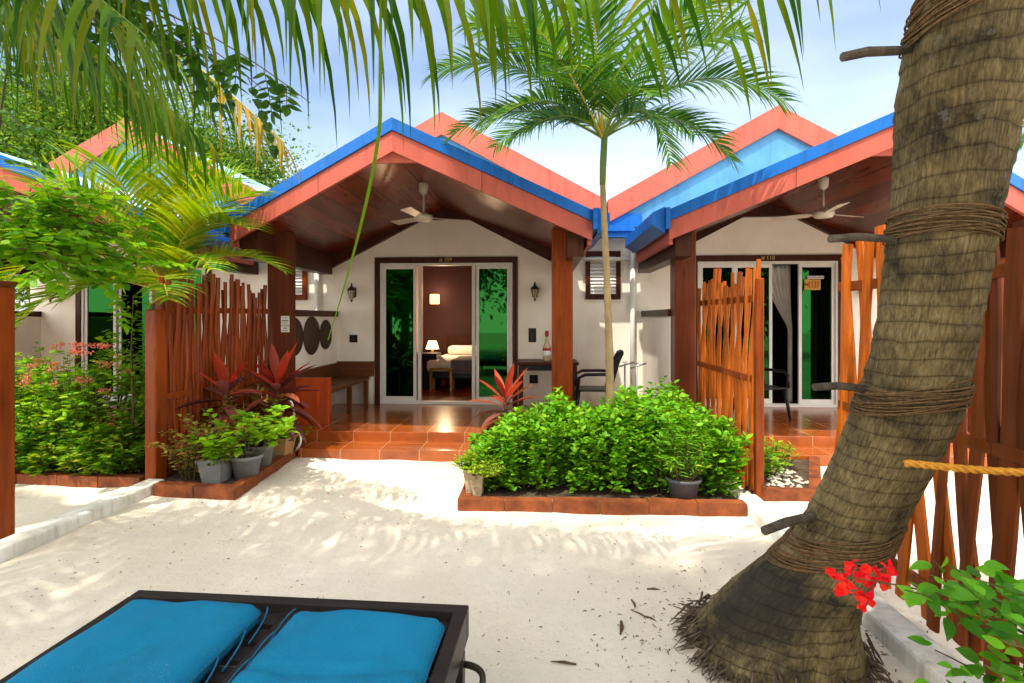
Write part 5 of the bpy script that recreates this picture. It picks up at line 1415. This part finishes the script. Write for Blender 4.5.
def plastic_chair(loc, rz, label):
    T = thing('plastic_chair', label, 'chair', loc, rz, 'black plastic porch chairs')
    # faces +x in local space
    a = MB(); a.box(-.22, .24, -.23, .23, .415, .44, .012); a.build('seat', M['black'], T)
    bk = MB(); bw = .235
    for s in (-1, 1):
        bk.tube([(-.21, s * bw, .43), (-.25, s * bw, .60), (-.31, s * (bw - .01), .80), (-.36, s * (bw - .05), .90)], .02, 8)
    bk.tube([(-.36, -.185, .90), (-.375, -.08, .925), (-.375, .08, .925), (-.36, .185, .90)], .024, 8)
    for k in range(7):
        y = -.165 + .055 * k; bk.tube([(-.215, y, .44), (-.26, y, .62), (-.32, y, .80), (-.365, y, .915)], .011, 6)
    bk.build('backrest', M['black'], T, True)
    for s in (-1, 1):
        ar = MB(); ar.tube([(-.265, s * .25, .64), (-.10, s * .27, .645), (.12, s * .275, .64), (.20, s * .265, .60), (.215, s * .25, .43)], .021, 8); ar.build('armrest', M['black'], T, True)
    for sx in (-1, 1):
        for s in (-1, 1):
            lg = MB(); lg.tube([(sx * .20, s * .21, .42), (sx * .25 + (-.05 if sx < 0 else .0), s * .25, .0)], [.028, .018], 8); lg.build('leg', M['black'], T, True)
    return T
plastic_chair((.70, 7.25, ZF), R(180) * 1.0 + PI, 'black plastic armchair at the right of the dark table near the slim palm trunk').rotation_euler = (0, 0, PI)
plastic_chair((3.02, 7.55, ZF), R(-70), 'black plastic armchair in the shade of the dark right doorway')

# things about the right porch
a = MB(); a.box(-.09, .09, -.05, .05, 0, .27, .008); a.box(-.085, .085, -.045, .045, .2705, .275)
tag(a.build('paper_bag', M['bag'], None, loc=(2.62, 6.75, ZF)), 'small beige box bag on the tiles by the stick fence post', 'bag')
DS = thing('door_sticker', 'gold card under a white strip stuck on the dark green glass of the right door', 'sign', (4.14, YW + .006, 2.12))
a = MB(); a.box(-.05, .20, -.006, 0, .06, .105); a.build('white_strip', M['paper'], DS)
a = MB(); a.box(-.09, .15, -.006, 0, -.11, .05); a.build('card', M['gold'], DS)
a = MB()
for x in (-.02, .03, .075, .11): a.box(x - .008, x + .008, -.0085, -.0065, -.08, .03)
a.lathe([(.004, 0), (.028, .012), (.028, .03), (.004, .042)], (-.055, -.010, -.05), 12)
a.build('print', M['bench_red'], DS)
a = MB(); a.box(-.046, .196, -.0085, -.0065, .078, .086); a.build('lettering', M['ink'], DS)
for (x, y, h, lab) in ((1.08, 6.95, 1.0, 'thin grey garden tap post nearer the wall'), (1.19, 6.75, 1.0, 'thin grey garden tap post nearer the stick fence')):
    T = thing('tap_post', lab, 'garden tap', (x, y, 0), 0, 'garden tap posts')
    a = MB(); a.tube([(0, 0, 0), (0, 0, h)], .012, 8); a.tube([(-.07, 0, h - .04), (.12, 0, h + .02)], .011, 8); a.build('pipe', M['steel'], T, True)
    a = MB(); a.box(-.03, .03, -.006, .006, h + .012, h + .024); a.build('tap_handle', M['steel'], T)
# sandals on the right porch
for k, (x, y) in enumerate(((4.15, 7.55), (4.27, 7.52))):
    a = MB(); a.lathe([(.05, 0), (.052, .012), (.05, .02)], (0, 0, 0), 16, sx=.75, sy=2.2); o = a.build('sandal', M['cabinet'], None, loc=(x, y, ZF + .001))
    b_ = MB(); b_.tube(bez((-.03, .0, .02), (0, .08, .07), (.03, .0, .02), 8), .006, 6); b_.build('strap', M['strap'], o)
    tag(o, ('left sandal' if k == 0 else 'right sandal') + ' of the dark blue pair on the tiles of the right porch', 'sandal', 'dark blue sandals')

# ------------------------------------------------------------------ lit bedroom of the middle bungalow
BD = thing('bed', 'bed with white linen and grey blanket seen through the open door', 'bed', (-1.60, 12.2, ZF))
a = MB(); a.box(-.55, .95, -2.0, -.05, .22, .34, .01); a.build('bed_frame', M['cabinet'], BD)
for x in (-.5, .9):
    for y in (-1.95, -.15):
        a = MB(); a.box(x - .03, x + .03, y - .03, y + .03, 0, .218); a.build('leg', M['cabinet'], BD)
a = MB(); a.box(-.56, .96, -2.02, -.05, .342, .56, .05); a.build('mattress', M['bed_white'], BD, True)
a = MB(); a.box(-.1, .98, -2.04, -.9, .30, .575, .03); a.build('blanket', M['bed_grey'], BD, True)
a = MB(); a.box(-.42, .80, -.52, -.10, .565, .76, .07); a.build('pillow', M['bed_white'], BD, True)
a = MB(); a.box(-.6, 1.0, -.045, 0, 0, .95, .01); a.build('headboard', M['dark_wood'], BD)
NS = thing('nightstand', 'small dark nightstand under the glowing table lamp', 'nightstand', (-2.40, 11.95, ZF))
a = MB(); a.box(-.2, .2, -.2, .2, 0, .52, .01); a.build('carcass', M['dark_wood'], NS); a = MB(); a.box(-.18, .18, -.214, -.202, .28, .48, .004); a.build('drawer', M['bench'], NS)
TL = thing('table_lamp', 'small table lamp with a glowing cream shade on the nightstand', 'lamp', (-2.40, 11.95, ZF + .521))
a = MB(); a.lathe([(.07, 0), (.07, .015), (.02, .03), (.03, .1), (.012, .17)], (0, 0, 0), 16); a.build('lamp_base', M['brass'], TL, True)
a = MB(); a.lathe([(.15, .16), (.09, .34), (.088, .34), (.146, .162)], (0, 0, 0), 20); a.build('lamp_shade', M['lamp_glow'], TL, True)
WS = thing('wall_sconce', 'small glowing amber sconce on the maroon bedroom wall', 'wall lamp', (-2.40, 12.298, 2.02))
a = MB(); a.box(-.05, .05, -.02, 0, -.12, .10, .005); a.build('back_plate', M['brass'], WS)
a = MB(); a.box(-.10, .10, -.14, -.022, -.12, .10, .01); a.build('sconce_shade', M['sconce_glow'], WS)
for (p, e) in (((-2.0, 11.3, 1.5), 24), ((-2.3, 12.02, 2.15), 5)):
    ld = bpy.data.lights.new('room_lamp_light', 'POINT'); ld.energy = e; ld.color = (1, .66, .36); ld.shadow_soft_size = .12
    lo2 = bpy.data.objects.new('room_lamp_light', ld); COL.objects.link(lo2); lo2.location = p
CB = thing('cabinet', 'low navy cabinet just inside the open bedroom door', 'cabinet', (-2.30, 10.6, ZF))
a = MB(); a.box(-.38, .30, -.25, .25, 0, .68, .01); a.build('carcass', M['cabinet'], CB); a = MB(); a.box(-.36, .28, -.266, -.252, .04, .64, .004); a.build('door', M['cabinet'], CB)
SO = thing('stool', 'small pale yellow wooden stool beside the navy cabinet', 'stool', (-1.86, 10.2, ZF))
a = MB(); a.box(-.22, .22, -.16, .16, .38, .42, .006); a.build('seat', M['stool'], SO)
for x in (-.19, .19):
    for y in (-.13, .13):
        a = MB(); a.box(x - .022, x + .022, y - .022, y + .022, 0, .379); a.build('leg', M['stool'], SO)
a = MB()
for (x, z, r) in ((-.07, .05, .09), (.05, .055, .10), (.0, .12, .08), (-.02, .18, .05)):
    a.lathe([(r * .5, -r * .6), (r, 0), (r * .6, r * .6), (.005, r * .75)], (x, 0, z), 12)
tag(a.build('folded_towel', M['bed_white'], None, True, (-1.86, 10.2, ZF + .423)), 'white folded towel resting on the yellow stool', 'towel')
def curtain(x0, x1, xg, y, label, z0=.24, z1=2.42):
    V = []; nx, nz_ = 40, 30
    for j in range(nz_ + 1):
        v_ = j / nz_; z = z1 - (z1 - z0) * v_
        for i_ in range(nx + 1):
            u = i_ / nx
            xa = x0 + (x1 - x0) * u
            gather = min(1, v_ / .45) ** 1.6
            xb = xg + (xa - xg) * (1 - .86 * gather)
            V.append((xb, y + .025 * math.sin(u * 34), z))
    F = [(j * (nx + 1) + i_, j * (nx + 1) + i_ + 1, (j + 1) * (nx + 1) + i_ + 1, (j + 1) * (nx + 1) + i_) for j in range(nz_) for i_ in range(nx)]
    a = MB(); a._add(V, F); o = a.build('curtain', M['curtain'], None, True)
    md = o.modifiers.new('thick', 'SOLIDIFY'); md.thickness = .004
    return tag(o, label, 'curtain')
curtain(3.55, 3.98, 4.0, YW + .30, 'white sheer curtain gathered to one side in the dark right doorway')
curtain(-.95, -.62, -.62, YW + .42, 'white sheer curtain at the right edge of the open bedroom door', .30)

# ------------------------------------------------------------------ leaf litter on the sand
lt = MB(); rr_ = random.Random(12)
def littered(x, y, L):
    a = rr_.uniform(0, 6.28); z = float(sandh(np.array(x), np.array(y))) + .004
    dx, dy = L * math.cos(a), L * math.sin(a); w = L * rr_.uniform(.06, .22)
    lt.tube([(x, y, z), (x + dx * .5 + w * .3, y + dy * .5, z + .004), (x + dx, y + dy, z)], [w * .3 + .001, w * .5 + .001, w * .2], 4)
for k in range(650):
    littered(rr_.uniform(-3.4, 1.6), rr_.uniform(1.2, 5.8) , rr_.uniform(.006, .022))
for k in range(380):
    a = rr_.uniform(0, 6.28); r = .42 + abs(rr_.gauss(0, .28))
    littered(TP[1][0] + r * math.cos(a), TP[1][1] + r * math.sin(a), rr_.uniform(.006, .026))
for k in range(12):
    a = rr_.uniform(2.0, 4.6); r = .5 + abs(rr_.gauss(0, .22))
    littered(TP[1][0] + r * math.cos(a), TP[1][1] + r * math.sin(a), rr_.uniform(.05, .13))
tag(lt.build('leaf_litter', M['litter']), 'dry twigs and leaf bits scattered on the sand', None, None, 'stuff')
